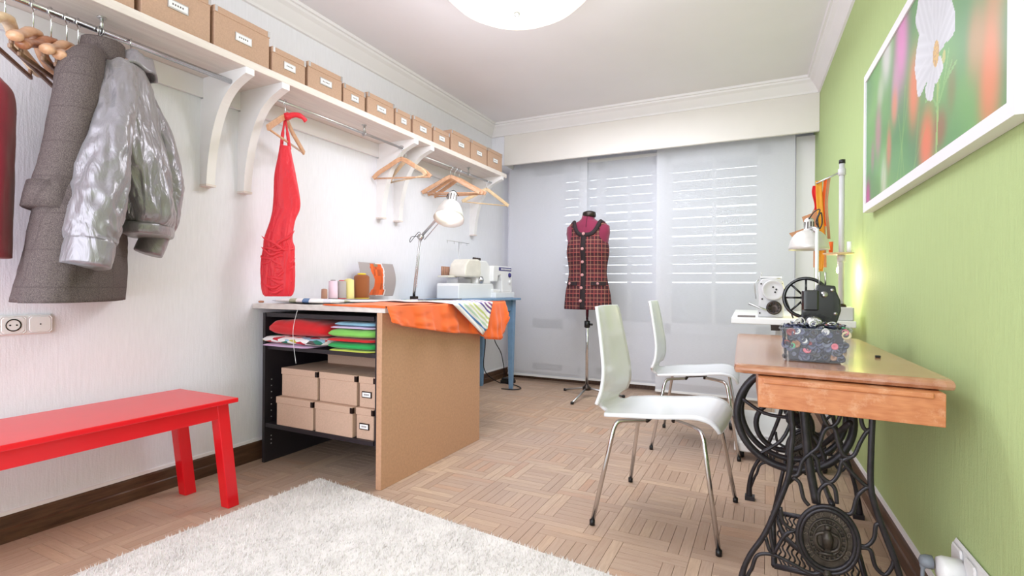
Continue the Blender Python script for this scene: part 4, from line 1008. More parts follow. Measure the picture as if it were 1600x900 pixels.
# plaid dress
pdz = [(1.455, 0.130, 0.072), (1.425, 0.156, 0.084), (1.39, 0.152, 0.096), (1.33, 0.155, 0.108), (1.25, 0.172, 0.122), (1.20, 0.176, 0.124), (1.15, 0.170, 0.112), (1.08, 0.160, 0.102), (1.02, 0.158, 0.10), (0.94, 0.170, 0.11), (0.86, 0.187, 0.12), (0.79, 0.194, 0.125), (0.73, 0.200, 0.128)]
pd = thing('plaid_dress', 'sleeveless burgundy plaid shift dress buttoned down the front on the dress form', 'dress', (DX, DY, 0.73))
zs = curve([(z, a, b_) for z, a, b_ in pdz], 5)
def neckcut(x):   # height of the scoop neckline at lateral x
    return 1.335+0.125*min(1.0, abs(x-0.01)/0.112)**3.4
rings = []
for P in zs:
    z, a, b_ = P; ring = []
    for t in [2*PI*i/80 for i in range(80)]:
        x, y = a*math.cos(t), b_*math.sin(t); zz = z
        if z > 1.34 and y < 0: zz = min(z, neckcut(x)) if abs(x-0.01) < 0.112 else z
        f = 1+(0.02*math.sin(7*t)*(max(0, 0.95-z)/0.2) if z < 0.95 else 0)
        ring.append((x*f, y*f, zz-0.73))
    rings.append(ring)
MB().loft(rings[::-1], cap=False).build('dress_body', 'plaid', pd, solid=0.006)
def onbody(x, z, off=0.008):
    for (z1, a1, b1), (z2, a2, b2) in zip(pdz, pdz[1:]):
        if z2 <= z <= z1:
            k_ = (z-z2)/(z1-z2); a = a2+(a1-a2)*k_; b_ = b2+(b1-b2)*k_; break
    else: a, b_ = pdz[0][1], pdz[0][2]
    q = max(0.0, 1-(x/a)**2); return (x, -b_*math.sqrt(q)-off, z-0.73)
b = MB(); vs = []
for j in range(30):
    z = 1.345-j*(0.612/29)
    for x in (-0.035, -0.012, 0.008): vs.append(onbody(x+0.012, z, 0.007))
b.add(vs, [(j*3+i, j*3+i+1, j*3+4+i, j*3+3+i) for j in range(29) for i in range(2)], None, True)
b.build('button_placket', 'lace', pd, solid=0.004)
np_ = []
for i in range(41):
    t = -1+2*i/40; x = 0.01+0.112*t; np_.append(onbody(x, min(1.45, neckcut(x)), 0.006))
b = MB(); b.tube(np_, 0.017, 8, flat=(Vector((0, 1, 0)), 0.45)); b.build('neck_trim', 'lace', pd)
for i in range(6):
    z = 1.325-i*0.105+(0.018 if i == 0 else 0)
    x, y, zz = onbody(0.0-0.003*i, z, 0.012)
    bo = MB().lathe([(0.0, 0), (0.0125, 0.0), (0.013, 0.003), (0.009, 0.005), (0, 0.005)], 16, Matrix.Translation((x, y, zz)) @ Matrix.Rotation(PI/2, 4, 'X')); bo.build('button', 't_pinkb' if MF('t_pinkb', rgb(196, 140, 140)) else '', pd)
for s in (-1, 1):
    x0, x1 = (-0.162, -0.052) if s < 0 else (0.062, 0.165)
    vs = []
    for i in range(9):
        x = x0+(x1-x0)*i/8
        for z in (0.955, 0.925): vs.append(onbody(x, z, 0.009))
    pk = MB().add(vs, [(i*2, i*2+1, i*2+3, i*2+2) for i in range(8)]).build('pocket_trim', 'lace', pd, solid=0.005)
    x, y, zz = onbody(-0.125 if s < 0 else 0.115, 0.94, 0.014)
    MB().lathe([(0.0, 0), (0.011, 0.0), (0.0115, 0.003), (0, 0.005)], 14, Matrix.Translation((x, y, zz)) @ Matrix.Rotation(PI/2, 4, 'X')).build('button', 't_pinkb', pk)

# ================================================================ CHAIRS
def chair():
    t = thing('chair', '', 'chair', (0, 0, 0))
    # profile along s (x forward, z), half width
    pr = [(-0.285, 0.828, 0.130), (-0.277, 0.80, 0.140), (-0.262, 0.72, 0.150), (-0.245, 0.62, 0.165), (-0.238, 0.56, 0.178), (-0.240, 0.50, 0.197), (-0.250, 0.465, 0.204), (-0.257, 0.445, 0.198), (-0.259, 0.430, 0.135), (-0.252, 0.415, 0.108), (-0.238, 0.406, 0.106), (-0.222, 0.402, 0.125), (-0.210, 0.401, 0.182),
          (-0.19, 0.402, 0.192), (-0.12, 0.410, 0.202), (0.0, 0.420, 0.205), (0.08, 0.430, 0.205), (0.135, 0.434, 0.203), (0.18, 0.425, 0.198), (0.205, 0.402, 0.190), (0.213, 0.382, 0.175)]
    P = curve(pr, 4); nv = 15; vs = []
    for p in P:
        for i in range(nv):
            q = 2*i/(nv-1)-1; y = q*p.z
            back = 1 if p.y > 0.45 else max(0, (p.y-0.405)/0.045) if p.x < -0.2 else 0
            vs.append((p.x+back*(0.022*q*q), y, p.y+(1-back)*0.008*q*q))
    fs = [(j*nv+i, j*nv+i+1, (j+1)*nv+i+1, (j+1)*nv+i) for j in range(len(P)-1) for i in range(nv-1)]
    MB().add(vs, fs, None, True).build('shell', 'chair', t, solid=0.013, bevel=0)
    for sy in (-1, 1):
        for fx in (0, 1):
            if fx: pts = [(0.04, sy*0.10, 0.400), (0.12, sy*0.165, 0.400), (0.150, sy*0.186, 0.392), (0.162, sy*0.196, 0.368), (0.222, sy*0.252, 0.014)]
            else: pts = [(-0.06, sy*0.10, 0.388), (-0.14, sy*0.160, 0.388), (-0.160, sy*0.176, 0.380), (-0.170, sy*0.186, 0.355), (-0.228, sy*0.252, 0.014)]
            c = curve(pts[:4], 4)+[Vector(pts[4])]
            l_ = MB().tube(c, 0.0085, 12).build('leg', 'steel', t)
            MB().lathe([(0.0, 0), (0.0105, 0.001), (0.0105, 0.02), (0.0, 0.021)], 12, TR((pts[4][0]*1.002, pts[4][1]*1.002, 0))).build('foot_cap', 'dark', l_)
    b = MB(); b.tube([(-0.06, -0.11, 0.388), (-0.06, 0.11, 0.388)], 0.008, 10); b.tube([(0.04, -0.11, 0.400), (0.04, 0.11, 0.400)], 0.008, 10); b.tube([(-0.06, 0, 0.388), (0.04, 0, 0.400)], 0.01, 10)
    b.build('seat_support', 'gun', t)
    return t
c1 = chair(); c1.location = (-0.348, 2.138, 0); c1.rotation_euler = (0, 0, math.radians(-3)); c1['label'] = 'white plywood chair with chrome legs, the nearer of the two'; c1['group'] = 'white plywood chairs at the sewing table'
c2 = dup(c1, (-0.355, 3.20, 0), math.radians(2), 'white plywood chair with chrome legs, the farther one by the curtain')

# ================================================================ PENDANT
pn = thing('ceiling_lamp', 'large round glowing opal glass ceiling lamp', 'lamp', (-1.08, 2.215, ZC))
prof = [(0.0, -0.235), (0.08, -0.232), (0.17, -0.218), (0.25, -0.192), (0.315, -0.155), (0.362, -0.11), (0.356, -0.10), (0.26, -0.095)]
MB().lathe(prof, 56, cap=False).build('glass_bowl', 'lampglass', pn)
MB().lathe([(0.06, 0), (0.06, -0.03), (0.015, -0.035), (0.015, -0.225), (0.0, -0.225)], 24).build('ceiling_mount', 'brushed', pn)
MB().lathe([(0.0, -0.25), (0.012, -0.247), (0.014, -0.236), (0, -0.232)], 16).build('finial', 'brushed', pn)

# ================================================================ RUG
def rugpt(u, v):
    a = Vector(RUG[3]).lerp(Vector(RUG[2]), u); b_ = Vector(RUG[0]).lerp(Vector(RUG[1]), u); return a.lerp(b_, v)
rg = thing('rug', 'thick cream shaggy rug in the foreground', 'rug', (0, 0, 0))
b = MB()
def rf(u, v): p = rugpt(u, v); return (p.x, p.y, 0.013+0.0015*math.sin(p.x*21)*math.sin(p.y*17))
b.grid(rf, 40, 60)
ob = [rugpt(0, 0), rugpt(1, 0), rugpt(1, 1), rugpt(0, 1)]
b.prism([tuple(p) for p in ob], 0.0007, 0.011); b.build('backing', 'rug', rg)
b = MB(); random.seed(11); tris = 0; k = 0
while k < 70000:
    u, v = random.random(), random.random()**0.75; p = rugpt(u, v)
    q = project(p.x, p.y)
    if not q or q[1] > 930 or q[0] < -20: 
        k += 1
        if random.random() > 0.03: continue
    a = random.random()*6.28; h = random.uniform(0.008, 0.016); w = 0.0016; dx, dy = math.cos(a)*0.008, math.sin(a)*0.008
    nx, ny = -math.sin(a)*w, math.cos(a)*w
    b.v += [(p.x-nx, p.y-ny, 0.011), (p.x+nx, p.y+ny, 0.011), (p.x+dx+nx*0.4, p.y+dy+ny*0.4, 0.011+h), ]
    n = len(b.v); b.f.append((n-3, n-2, n-1)); b.sm.append(False); b.c.append(None); k += 1
o = b.build('pile', 'rug', rg); o['kind'] = 'stuff'

# ================================================================ TREADLE SEWING TABLE
ZTB = 0.70
tt = thing('treadle_table', 'antique wooden treadle sewing table on black cast iron legs', 'table', (0, 0, 0))
quad = [(-0.078, 1.517), (0.385, 1.473), (0.345, 2.585), (-0.120, 2.585)]
def rquad(q, i, r=0.02):
    c = Vector((sum(p[0] for p in q)/4, sum(p[1] for p in q)/4)); out = []
    for k in range(4):
        P = Vector(q[k]); A = Vector(q[k-1]); B = Vector(q[(k+1) % 4])
        d = (c-P).normalized()*i*1.4
        for t_ in (0, 1, 2):
            a = (A-P).normalized()*r*(1-t_/2); e = (B-P).normalized()*r*(t_/2)
            w = 0.35 if t_ == 1 else 1
            out.append(tuple(P+d+(a+e)*w))
    return out
rings = [[(x, y, z) for x, y in rquad(quad, i)] for i, z in ((0.012, ZTB-0.026), (0.003, ZTB-0.023), (0.0, ZTB-0.016), (0.0, ZTB-0.010), (0.004, ZTB-0.003), (0.012, ZTB))]
MB().loft(rings, smooth=False).build('table_top', 'sew', tt)
bx = MB(); q = [(-0.016, 1.48), (0.358, 1.452), (0.345, 1.475), (-0.016, 1.503)]
bx.prism([(-0.018, 1.475), (0.358, 1.447), (0.330, 2.30), (-0.045, 2.33)], 0.598, ZTB-0.027)
bxo = bx.build('drawer_box', 'sew2', tt, bevel=0.002)
MB().prism([(-0.006, 1.468), (0.336, 1.442), (0.336, 1.452), (-0.006, 1.478)], ZTB-0.040, ZTB-0.027).build('drawer_lip', 'sew2', tt, bevel=0.003)
YN = 1.60
ST = {'l': [(0.059, 0.600), (0.066, 0.52), (0.062, 0.464), (0.057, 0.392), (0.031, 0.306), (-0.002, 0.217), (-0.037, 0.153), (-0.056, 0.096), (-0.062, 0.02), (-0.055, 0.008)],
 'r': [(0.247, 0.600), (0.244, 0.5), (0.244, 0.395), (0.258, 0.331), (0.278, 0.27), (0.3, 0.204), (0.325, 0.10), (0.335, 0.02), (0.330, 0.008)],
 'a': [(0.066, 0.394), (0.08, 0.401), (0.09, 0.438), (0.11, 0.463), (0.127, 0.483), (0.139, 0.524), (0.152, 0.538), (0.164, 0.532), (0.173, 0.495), (0.185, 0.467), (0.206, 0.47), (0.22, 0.506), (0.233, 0.534), (0.243, 0.543)],
 'c': [(0.243, 0.543), (0.231, 0.541), (0.223, 0.559), (0.22, 0.60)], 'b': [(0.130, 0.60), (0.140, 0.555), (0.154, 0.538), (0.172, 0.558), (0.18, 0.60)],
 'd': [(0.11, 0.461), (0.123, 0.448), (0.131, 0.41), (0.155, 0.392), (0.173, 0.417), (0.181, 0.452), (0.202, 0.465)],
 'e': [(0.069, 0.389), (0.084, 0.377), (0.093, 0.338), (0.106, 0.321)], 'f': [(0.128, 0.33), (0.13, 0.365), (0.149, 0.388), (0.165, 0.376), (0.17, 0.338)],
 'g': [(0.178, 0.315), (0.203, 0.32), (0.215, 0.366), (0.234, 0.391), (0.246, 0.391)], 'h': [(0.177, 0.459), (0.198, 0.431), (0.226, 0.402), (0.246, 0.391)],
 'j': [(0.038, 0.303), (0.045, 0.263), (0.072, 0.246), (0.081, 0.256)], 'k': [(0.023, 0.172), (0.05, 0.229), (0.072, 0.244)],
 'q': [(0.002, 0.213), (0.012, 0.179), (0.023, 0.172), (0.016, 0.211), (0.013, 0.262), (0.034, 0.302)],
 'm': [(-0.056, 0.05), (-0.040, 0.100), (-0.032, 0.117), (-0.018, 0.157), (0.019, 0.168), (0.064, 0.156), (0.095, 0.144), (0.121, 0.14), (0.146, 0.157)],
 'n': [(0.215, 0.241), (0.235, 0.241), (0.251, 0.264), (0.255, 0.298), (0.262, 0.304)], 'o': [(0.219, 0.233), (0.243, 0.233), (0.255, 0.193), (0.275, 0.177), (0.29, 0.202), (0.294, 0.226)]}
M['ironlight'] = mat('polished_iron_relief', rgb(112, 102, 92), 0.4, 0.5, var=0.15)
GL = {}
def glyph(ch, size=0.017, ext=0.0022):
    if ch not in GL:
        cu = bpy.data.curves.new('t', 'FONT'); cu.body = ch; cu.size = size; cu.extrude = ext; cu.align_x = 'CENTER'; cu.align_y = 'CENTER'; cu.resolution_u = 2
        ob = bpy.data.objects.new('t', cu); COL.objects.link(ob)
        me = bpy.data.meshes.new_from_object(ob.evaluated_get(bpy.context.evaluated_depsgraph_get()))
        GL[ch] = ([tuple(v.co) for v in me.vertices], [tuple(p.vertices) for p in me.polygons])
        bpy.data.objects.remove(ob); bpy.data.curves.remove(cu); bpy.data.meshes.remove(me)
    return GL[ch]
def side_frame(y, medallion=True):
    fr = MB()
    for k_, pts in ST.items():
        r = 0.0075 if k_ in 'lr' else 0.0052
        rr = r
        c = curve([(x, y, z) for x, z in pts], 5)
        if k_ in 'lr': rr = [r+0.006*max(0, (0.12-p.z)/0.12) for p in c]
        fr.tube(c, rr, 8, flat=(Vector((0, 1, 0)), 0.8))
    fr.tube([(0.05, y, 0.592), (0.255, y, 0.592)], 0.007, 8)
    fr.box(-0.078, -0.04, y-0.018, y+0.018, 0, 0.018); fr.box(0.312, 0.35, y-0.018, y+0.018, 0, 0.018)
    o = fr.build('side_frame', 'iron', tt)
    post = MB(); post.tube(curve([(0.09, y+0.01, 0.60), (0.099, y+0.01, 0.499), (0.106, y+0.01, 0.43), (0.124, y+0.005, 0.329)], 4), 0.011, 8); post.build('centre_post', 'iron', o)
    cx, cz = 0.149, 0.240
    ring = MB()
    for R in (0.082, 0.073): ring.tube([(cx+R*0.85*math.cos(a), y-0.004, cz+R*1.08*math.sin(a)) for a in [2*PI*i/40 for i in range(40)]], 0.0058 if R > 0.07 else 0.003, 8, closed=True)
    ring.build('medallion_ring', 'iron', o)
    md = MB()
    # raised radial ornament and central figure
    for i in range(22):
        a = 2*PI*i/22; T = Matrix.Translation((cx+0.044*0.85*math.cos(a), y-0.004, cz+0.044*1.08*math.sin(a))) @ Matrix.Rotation(-a+PI/2, 4, 'Y')
        md.bevbox(-0.003, 0.003, -0.0035, 0.0035, -0.004, 0.004, 0.001, T)
    for R in (0.050, 0.037): md.tube([(cx+R*0.85*math.cos(a), y-0.004, cz+R*1.08*math.sin(a)) for a in [2*PI*i/32 for i in range(32)]], 0.003, 6, closed=True)
    md.tube([(cx, y-0.005, cz-0.02), (cx, y-0.006, cz+0.005), (cx, y-0.005, cz+0.025)], [0.012, 0.014, 0.008], 10)
    md.lathe([(0, -0.008), (0.008, -0.004), (0.008, 0.004), (0, 0.008)], 10, TR((cx, y-0.006, cz+0.033)))
    for s in (-1, 1):
        md.tube(curve([(cx+s*0.006, y-0.005, cz+0.018), (cx+s*0.026, y-0.005, cz+0.008), (cx+s*0.024, y-0.005, cz-0.018), (cx+s*0.008, y-0.005, cz-0.03)], 4), 0.0045, 7)
    md.tube([(cx-0.02, y-0.005, cz-0.038), (cx+0.02, y-0.005, cz-0.038)], 0.004, 6)
    md.prism([(cx+0.070*0.85*math.cos(a), cz+0.070*1.08*math.sin(a)) for a in [2*PI*i/32 for i in range(32)]], -0.002, 0.002, Matrix.Translation((0, y, 0)) @ Matrix(((1, 0, 0, 0), (0, 0, 1, 0), (0, 1, 0, 0), (0, 0, 0, 1))))
    mo = md.build('medallion', 'ironwood', o)
    txt = 'THE SINGER MANFG. CO.'; lm = MB()
    for i, ch in enumerate(txt):
        if ch == ' ': continue
        a = PI*1.28-PI*1.56*i/(len(txt)-1)
        vs_, fs_ = glyph(ch)
        T = Matrix.Translation((cx+0.060*0.85*math.cos(a), y-0.0022, cz+0.060*1.08*math.sin(a))) @ Matrix.Rotation(-(a-PI/2), 4, 'Y') @ Matrix.Rotation(PI/2, 4, 'X')
        lm.add(vs_, fs_, T)
    lm.build('raised_lettering', 'ironlight', mo)['kind'] = 'stuff'
    MB().lathe([(0, 0), (0.010, 0), (0.010, 0.006), (0, 0.009)], 10, Matrix.Translation((cx, y-0.006, 0.152)) @ Matrix.Rotation(PI/2, 4, 'X')).build('boss', 'ironwood', o)
side_frame(1.60); side_frame(2.44)
# cross stretcher between frames
b = MB(); b.tube(curve([(0.14, 1.61, 0.16), (0.05, 1.85, 0.13), (0.05, 2.2, 0.13), (0.14, 2.43, 0.16)], 6), 0.008, 8); b.tube(curve([(0.16, 1.61, 0.33), (0.16, 2.0, 0.30), (0.15, 2.43, 0.33)], 6), 0.008, 8); b.build('cross_stretcher', 'iron', tt)
b = MB(); b.tube([(0.20, 1.62, 0.55), (0.10, 2.42, 0.16)], 0.008, 8); b.tube([(0.10, 1.62, 0.55), (0.20, 2.42, 0.16)], 0.008, 8); b.build('cross_brace', 'iron', tt)
# treadle plate: frame with wavy bars
tp = MB(); x0, x1, y0_, y1_, zt = 0.025, 0.25, 1.68, 1.98, 0.10
for a, c in (((x0, y0_, zt), (x1, y0_, zt)), ((x1, y0_, zt), (x1, y1_, zt+0.04)), ((x1, y1_, zt+0.04), (x0, y1_, zt+0.04)), ((x0, y1_, zt+0.04), (x0, y0_, zt))): tp.tube([a, c], 0.008, 6)
tpo = tp.build('treadle_frame', 'iron', tt)
for i in range(17):
    xx = x0+0.015+i*(x1-x0-0.03)/16
    pts = [(xx+0.0045*math.sin(j*1.5+i*0.9), y0_+j*(y1_-y0_)/20, zt+0.04*j/20) for j in range(21)]
    MB().tube(pts, 0.0028, 6).build('treadle_bar', 'iron', tpo)
# drive wheel
WCX, WCZ, WY, WR = 0.074, 0.508, 1.80, 0.157
w = MB(); w.tube([(WCX+WR*math.cos(a), WY, WCZ+WR*math.sin(a)) for a in [2*PI*i/60 for i in range(60)]], 0.0115, 10, closed=True)
wo = w.build('drive_wheel', 'iron', tt)
b = MB(); b.cyl((WCX, WY-0.02, WCZ), (WCX, WY+0.03, WCZ), 0.02, 14)
for i in range(5):
    a = 2*PI*i/5+0.3; b.tube(curve([(WCX, WY, WCZ), (WCX+WR*0.5*math.cos(a+0.25), WY, WCZ+WR*0.5*math.sin(a+0.25)), (WCX+WR*math.cos(a), WY, WCZ+WR*math.sin(a))], 4), 0.0055, 8)
b.build('spoke', 'iron', wo)
b = MB(); b.tube([(0.055+0.085*math.cos(a), 2.00, 0.435+0.085*math.sin(a)) for a in [2*PI*i/40 for i in range(40)]], 0.009, 8, closed=True)
b.tube([(WCX+0.147*math.cos(a), 1.87, WCZ+0.147*math.sin(a)) for a in [2*PI*i/48 for i in range(48)]], 0.009, 8, closed=True); b.build('belt_guard', 'iron', tt)
MB().tube([(0.09, 1.92, 0.50), (0.02, 1.86, 0.16)], 0.006, 8).build('pitman_rod', 'iron', tt)

# ---- button tub
bb = thing('button_tub', 'clear plastic tub full of mixed buttons on the treadle table', 'box', (0.125, 1.745, ZTB+0.0015), math.radians(-3))
hx, hy, H = 0.084, 0.105, 0.092
def tubring(z, k, ins=0): return [(sx*(hx*k-ins), sy*(hy*k-ins), z) for sx, sy in ((-1, -1), (1, -1), (1, 1), (-1, 1))]
b = MB(); b.loft([tubring(0, 0.93), tubring(H, 1.02)], cap=False, smooth=False)
b.add(tubring(0, 0.93), [(0, 1, 2, 3)]); b.build('tub_wall', 'tub', bb)
b = MB(); rr_ = tubring(H, 1.03); b.tube(curve([(x*1, y*1, z) for x, y, z in rr_], 1, True), 0.0028, 6, closed=True); b.build('rim', 'tub', bb)
random.seed(5); pal = [(0.14, 0.15, 0.22), (0.22, 0.24, 0.34), (0.32, 0.34, 0.46), (0.16, 0.12, 0.14), (0.42, 0.44, 0.52), (0.10, 0.10, 0.13), (0.9, 0.9, 0.9), (0.86, 0.80, 0.62), (0.88, 0.45, 0.52), (0.35, 0.72, 0.52), (0.62, 0.45, 0.32), (0.55, 0.20, 0.22), (0.2, 0.22, 0.3), (0.24, 0.26, 0.38)]
b = MB()
def button(x, y, z, r, T, c):
    b.cur = lin(c)
    b.lathe([(0.0, 0.0015), (r*0.55, 0.0015), (r*0.75, 0.0025), (r, 0.0018), (r, -0.001), (0, -0.001)], 10, T)
for side in range(3):
    for i in range(90):
        u, v = random.uniform(-1, 1), random.uniform(0.08, 0.98); r = random.uniform(0.006, 0.012); c = random.choice(pal if i % 3 == 0 else pal[:6]+pal[12:])
        z = v*H; k_ = 0.93+0.09*v
        if side == 0: x, y, rot = u*(hx-0.010), -(hy*k_)+0.006, (PI/2, 0)
        elif side == 1: x, y, rot = -(hx*k_)+0.006, u*(hy-0.010), (0, PI/2)
        else: x, y, z, rot = u*(hx-0.008), random.uniform(-1, 1)*(hy-0.008), H-0.004+random.uniform(0, 0.012), (0, 0)
        z = min(z, H+0.01); z = max(z, 0.012)
        T = Matrix.Translation((x, y, z)) @ Matrix.Rotation(rot[0]+random.uniform(-.15, .15)*(1+3*(side == 2)), 4, 'X') @ Matrix.Rotation(rot[1]+random.uniform(-.15, .15)*(1+3*(side == 2)), 4, 'Y')
        button(x, y, z, r, T, c)
b.cur = lin((0.15, 0.16, 0.22)); b.loft([tubring(0.003, 0.93, 0.015), tubring(H-0.006, 1.0, 0.015)], smooth=False)
o = b.build('mixed_buttons', 'buttons', bb); o['kind'] = 'stuff'
b = MB()
for i in range(9):
    x, y = random.uniform(-0.06, 0.06), random.uniform(-0.08, 0.06); R = random.uniform(0.008, 0.014)
    T = Matrix.Translation((x, y, H+0.012)) @ Matrix.Rotation(random.uniform(0, 1.4), 4, 'X') @ Matrix.Rotation(random.uniform(0, 3), 4, 'Z')
    b.tube([tuple(T @ Vector((R*math.cos(a), R*math.sin(a)*0.7, 0))) for a in [2*PI*k/16 for k in range(16)]], 0.002, 6, closed=True)
o = b.build('metal_buckles', 'silverb', bb); o['kind'] = 'stuff'
tag(MB().bevbox(0.292, 0.306, 1.86, 1.872, ZTB+0.0005, ZTB+0.007, 0.002).build('bobbin', 'dark'), 'small black bobbin on the table beside the button tub', 'bobbin')

# ---- antique black sewing head
hd_ = thing('antique_sewing_machine', 'black antique sewing machine head with a spoked handwheel behind the button tub', 'sewing machine', (0.165, 2.12, ZTB+0.001))
M['japan'] = mat('black_japanned_iron', rgb(24, 24, 28), 0.22, 0.1, var=0.1, coat=0.6)
MB().bevbox(-0.075, 0.075, -0.10, 0.28, 0, 0.03, 0.006).build('bed_plate', 'japan', hd_)
prof = [(-0.055, 0.03), (0.05, 0.03), (0.05, 0.055), (0.043, 0.075), (0.052, 0.095), (0.062, 0.13), (0.06, 0.165), (0.048, 0.195), (0.045, 0.215), (-0.008, 0.22), (-0.012, 0.20), (-0.055, 0.17)]
n = len(prof); vs = [(x, -0.06, z) for x, z in prof]+[(x, 0.0, z) for x, z in prof]
MB().add(vs, [tuple(range(n)), tuple(range(2*n-1, n-1, -1))]+[(i, n+i, n+(i+1) % n, (i+1) % n) for i in range(n)]).build('pillar', 'japan', hd_, bevel=0.004)
MB().loft([[(0.015+0.035*math.cos(a), y, 0.165+0.040*math.sin(a)) for a in [2*PI*i/20 for i in range(20)]] for y in (-0.01, 0.06, 0.14, 0.20)]).build('arm', 'japan', hd_)
MB().bevbox(-0.056, -0.005, -0.085, -0.055, 0.13, 0.20, 0.006).build('face_plate', 'japan', hd_)
MB().lathe([(0, 0), (0.011, 0), (0.011, 0.004), (0, 0.006)], 14, Matrix.Translation((0.012, -0.06, 0.185)) @ Matrix.Rotation(PI/2, 4, 'X')).build('screw', 'brushed', hd_)
b = MB(); b.lathe([(0, 0), (0.022, 0), (0.026, 0.006), (0.016, 0.012), (0, 0.014)], 20, Matrix.Translation((-0.02, -0.085, 0.085)) @ Matrix.Rotation(PI/2, 4, 'X')); b.tube([(-0.02, -0.09, 0.11), (-0.02, -0.09, 0.03)], 0.003, 6); b.build('bobbin_winder', 'brushed', hd_)
for xx in (0.0, 0.018): MB().tube([(xx, -0.03, 0.215), (xx, -0.03, 0.262)], 0.003, 6).build('spool_pin', 'brushed', hd_)
w = MB(); R = 0.070; wx, wz, wy = -0.038, 0.172, 0.02
w.tube([(wx+R*math.cos(a), wy, wz+R*math.sin(a)) for a in [2*PI*i/44 for i in range(44)]], 0.0065, 10, closed=True)
wo = w.build('handwheel', 'japan', hd_)
for i in range(8):
    a = 2*PI*i/8; MB().tube([(wx+0.012*math.cos(a), wy, wz+0.012*math.sin(a)), (wx+R*math.cos(a), wy, wz+R*math.sin(a))], 0.004, 6).build('spoke', 'japan', wo)
MB().tube(curve([(-0.035, -0.09, 0.10), (-0.005, -0.095, 0.095), (0.0, -0.09, 0.06), (-0.02, -0.092, 0.035)], 4), 0.004, 6).build('thread_lever', 'brushed', hd_)
for xx, zz in ((0.045, 0.12), (0.035, 0.20), (-0.045, 0.055)): MB().cyl((xx, -0.058, zz), (xx, -0.066, zz), 0.006, 10).build('screw', 'brushed', hd_)
MB().cyl((wx, wy-0.015, wz), (wx, wy+0.03, wz), 0.017, 14).build('hub', 'japan', wo)

# ================================================================ INDUSTRIAL TABLE behind
it = thing('machine_table', 'white industrial sewing machine table on castors behind the treadle table', 'table', (0, 0, 0))
MB().prism([(-0.155, 2.74), (0.355, 2.70), (0.325, 3.80), (-0.19, 3.82)], 0.735, 0.765).build('table_top', 'white', it, bevel=0.004)
b = MB(); b.box(0.02, 0.30, 2.85, 3.7, 0.70, 0.734); b.build('under_tray', 'gun', it)
for xx, yy in ((0.05, 3.05), (0.05, 3.6)): MB().box(xx, xx+0.05, yy-0.03, yy+0.03, 0.06, 0.70).build('leg', 'white', it)
MB().prism([(-0.15, 2.98), (0.28, 2.97), (0.28, 3.08), (-0.15, 3.10)], 0.045, 0.10).build('foot_bar', 'white', it, bevel=0.008)
MB().prism([(-0.20, 3.56), (0.24, 3.55), (0.24, 3.64), (-0.20, 3.66)], 0.045, 0.10).build('foot_bar', 'white', it, bevel=0.008)
tq = MB(); T = TR((-0.02, 3.28, 0.13), 0, math.radians(12)); tq.bevbox(-0.14, 0.20, -0.16, 0.16, -0.01, 0.01, 0.004, T); tq.build('treadle_plate', 'white', it)
for xx, yy in ((-0.115, 3.04), (-0.2, 3.6), (0.26, 2.96), (0.22, 3.6)):
    MB().lathe([(0.0, -0.012), (0.026, -0.012), (0.030, -0.006), (0.030, 0.006), (0.026, 0.012), (0, 0.012)], 20, Matrix.Translation((xx, yy, 0.030)) @ Matrix.Rotation(PI/2, 4, 'Y')).build('castor', 'dark', it)
# overlock head with pulleys
om = thing('industrial_overlocker', 'light grey industrial overlocker with pulleys on the white machine table', 'sewing machine', (0.02, 2.84, 0.7655))
M['greyp'] = mat('light_grey_enamel', rgb(208, 206, 208), 0.35, var=0.03)
prof = [(-0.06, 0.0), (0.055, 0.0), (0.055, 0.07), (0.060, 0.13), (0.05, 0.18), (0.02, 0.195), (-0.04, 0.19), (-0.06, 0.16), (-0.055, 0.08)]
n = len(prof); vs = [(x, 0.0, z) for x, z in prof]+[(x, 0.16, z) for x, z in prof]
MB().add(vs, [tuple(range(n)), tuple(range(2*n-1, n-1, -1))]+[(i, n+i, n+(i+1) % n, (i+1) % n) for i in range(n)]).build('casting', 'greyp', om, bevel=0.006)
RX = Matrix.Rotation(PI/2, 4, 'X')
MB().bevbox(-0.052, 0.046, 0.02, 0.14, 0.193, 0.203, 0.004).build('top_cover', 'brushed', om)
for xx, zz in ((-0.05, 0.02), (0.047, 0.165), (-0.045, 0.165), (-0.04, 0.09)): MB().cyl((xx, -0.001, zz), (xx, -0.004, zz), 0.004, 8).build('screw', 'gun', om)
pw = MB().lathe([(0, 0), (0.030, 0.0), (0.034, 0.004), (0.046, 0.004), (0.050, 0.0), (0.050, 0.014), (0.044, 0.018), (0.038, 0.012), (0.0, 0.014)], 36, Matrix.Translation((0.008, -0.004, 0.135)) @ RX).build('pulley_wheel', 'greyp', om)
b = MB()
for a in (1.6, 0.2, 5.4): b.cyl((0.008+0.014*math.cos(a), -0.018, 0.135+0.014*math.sin(a)), (0.008+0.014*math.cos(a), -0.0195, 0.135+0.014*math.sin(a)), 0.0045, 8)
b.build('pulley_hole', 'dark', pw)
fw_ = MB().lathe([(0, 0), (0.030, 0.0), (0.032, 0.004), (0.034, 0.014), (0.026, 0.016), (0.02, 0.01), (0, 0.012)], 28, Matrix.Translation((0.012, -0.004, 0.048)) @ RX).build('motor_fan', 'gun', om)
b = MB()
for i in range(8): a = 2*PI*i/8; b.cyl((0.012+0.021*math.cos(a), -0.018, 0.048+0.021*math.sin(a)), (0.012+0.021*math.cos(a), -0.021, 0.048+0.021*math.sin(a)), 0.0045, 8)
b.build('fan_hole', 'dark', fw_)
MB().tube([(0.056, -0.012, 0.115), (0.095, -0.012, 0.0)], 0.0035, 6).build('drive_belt', 'dark', om)
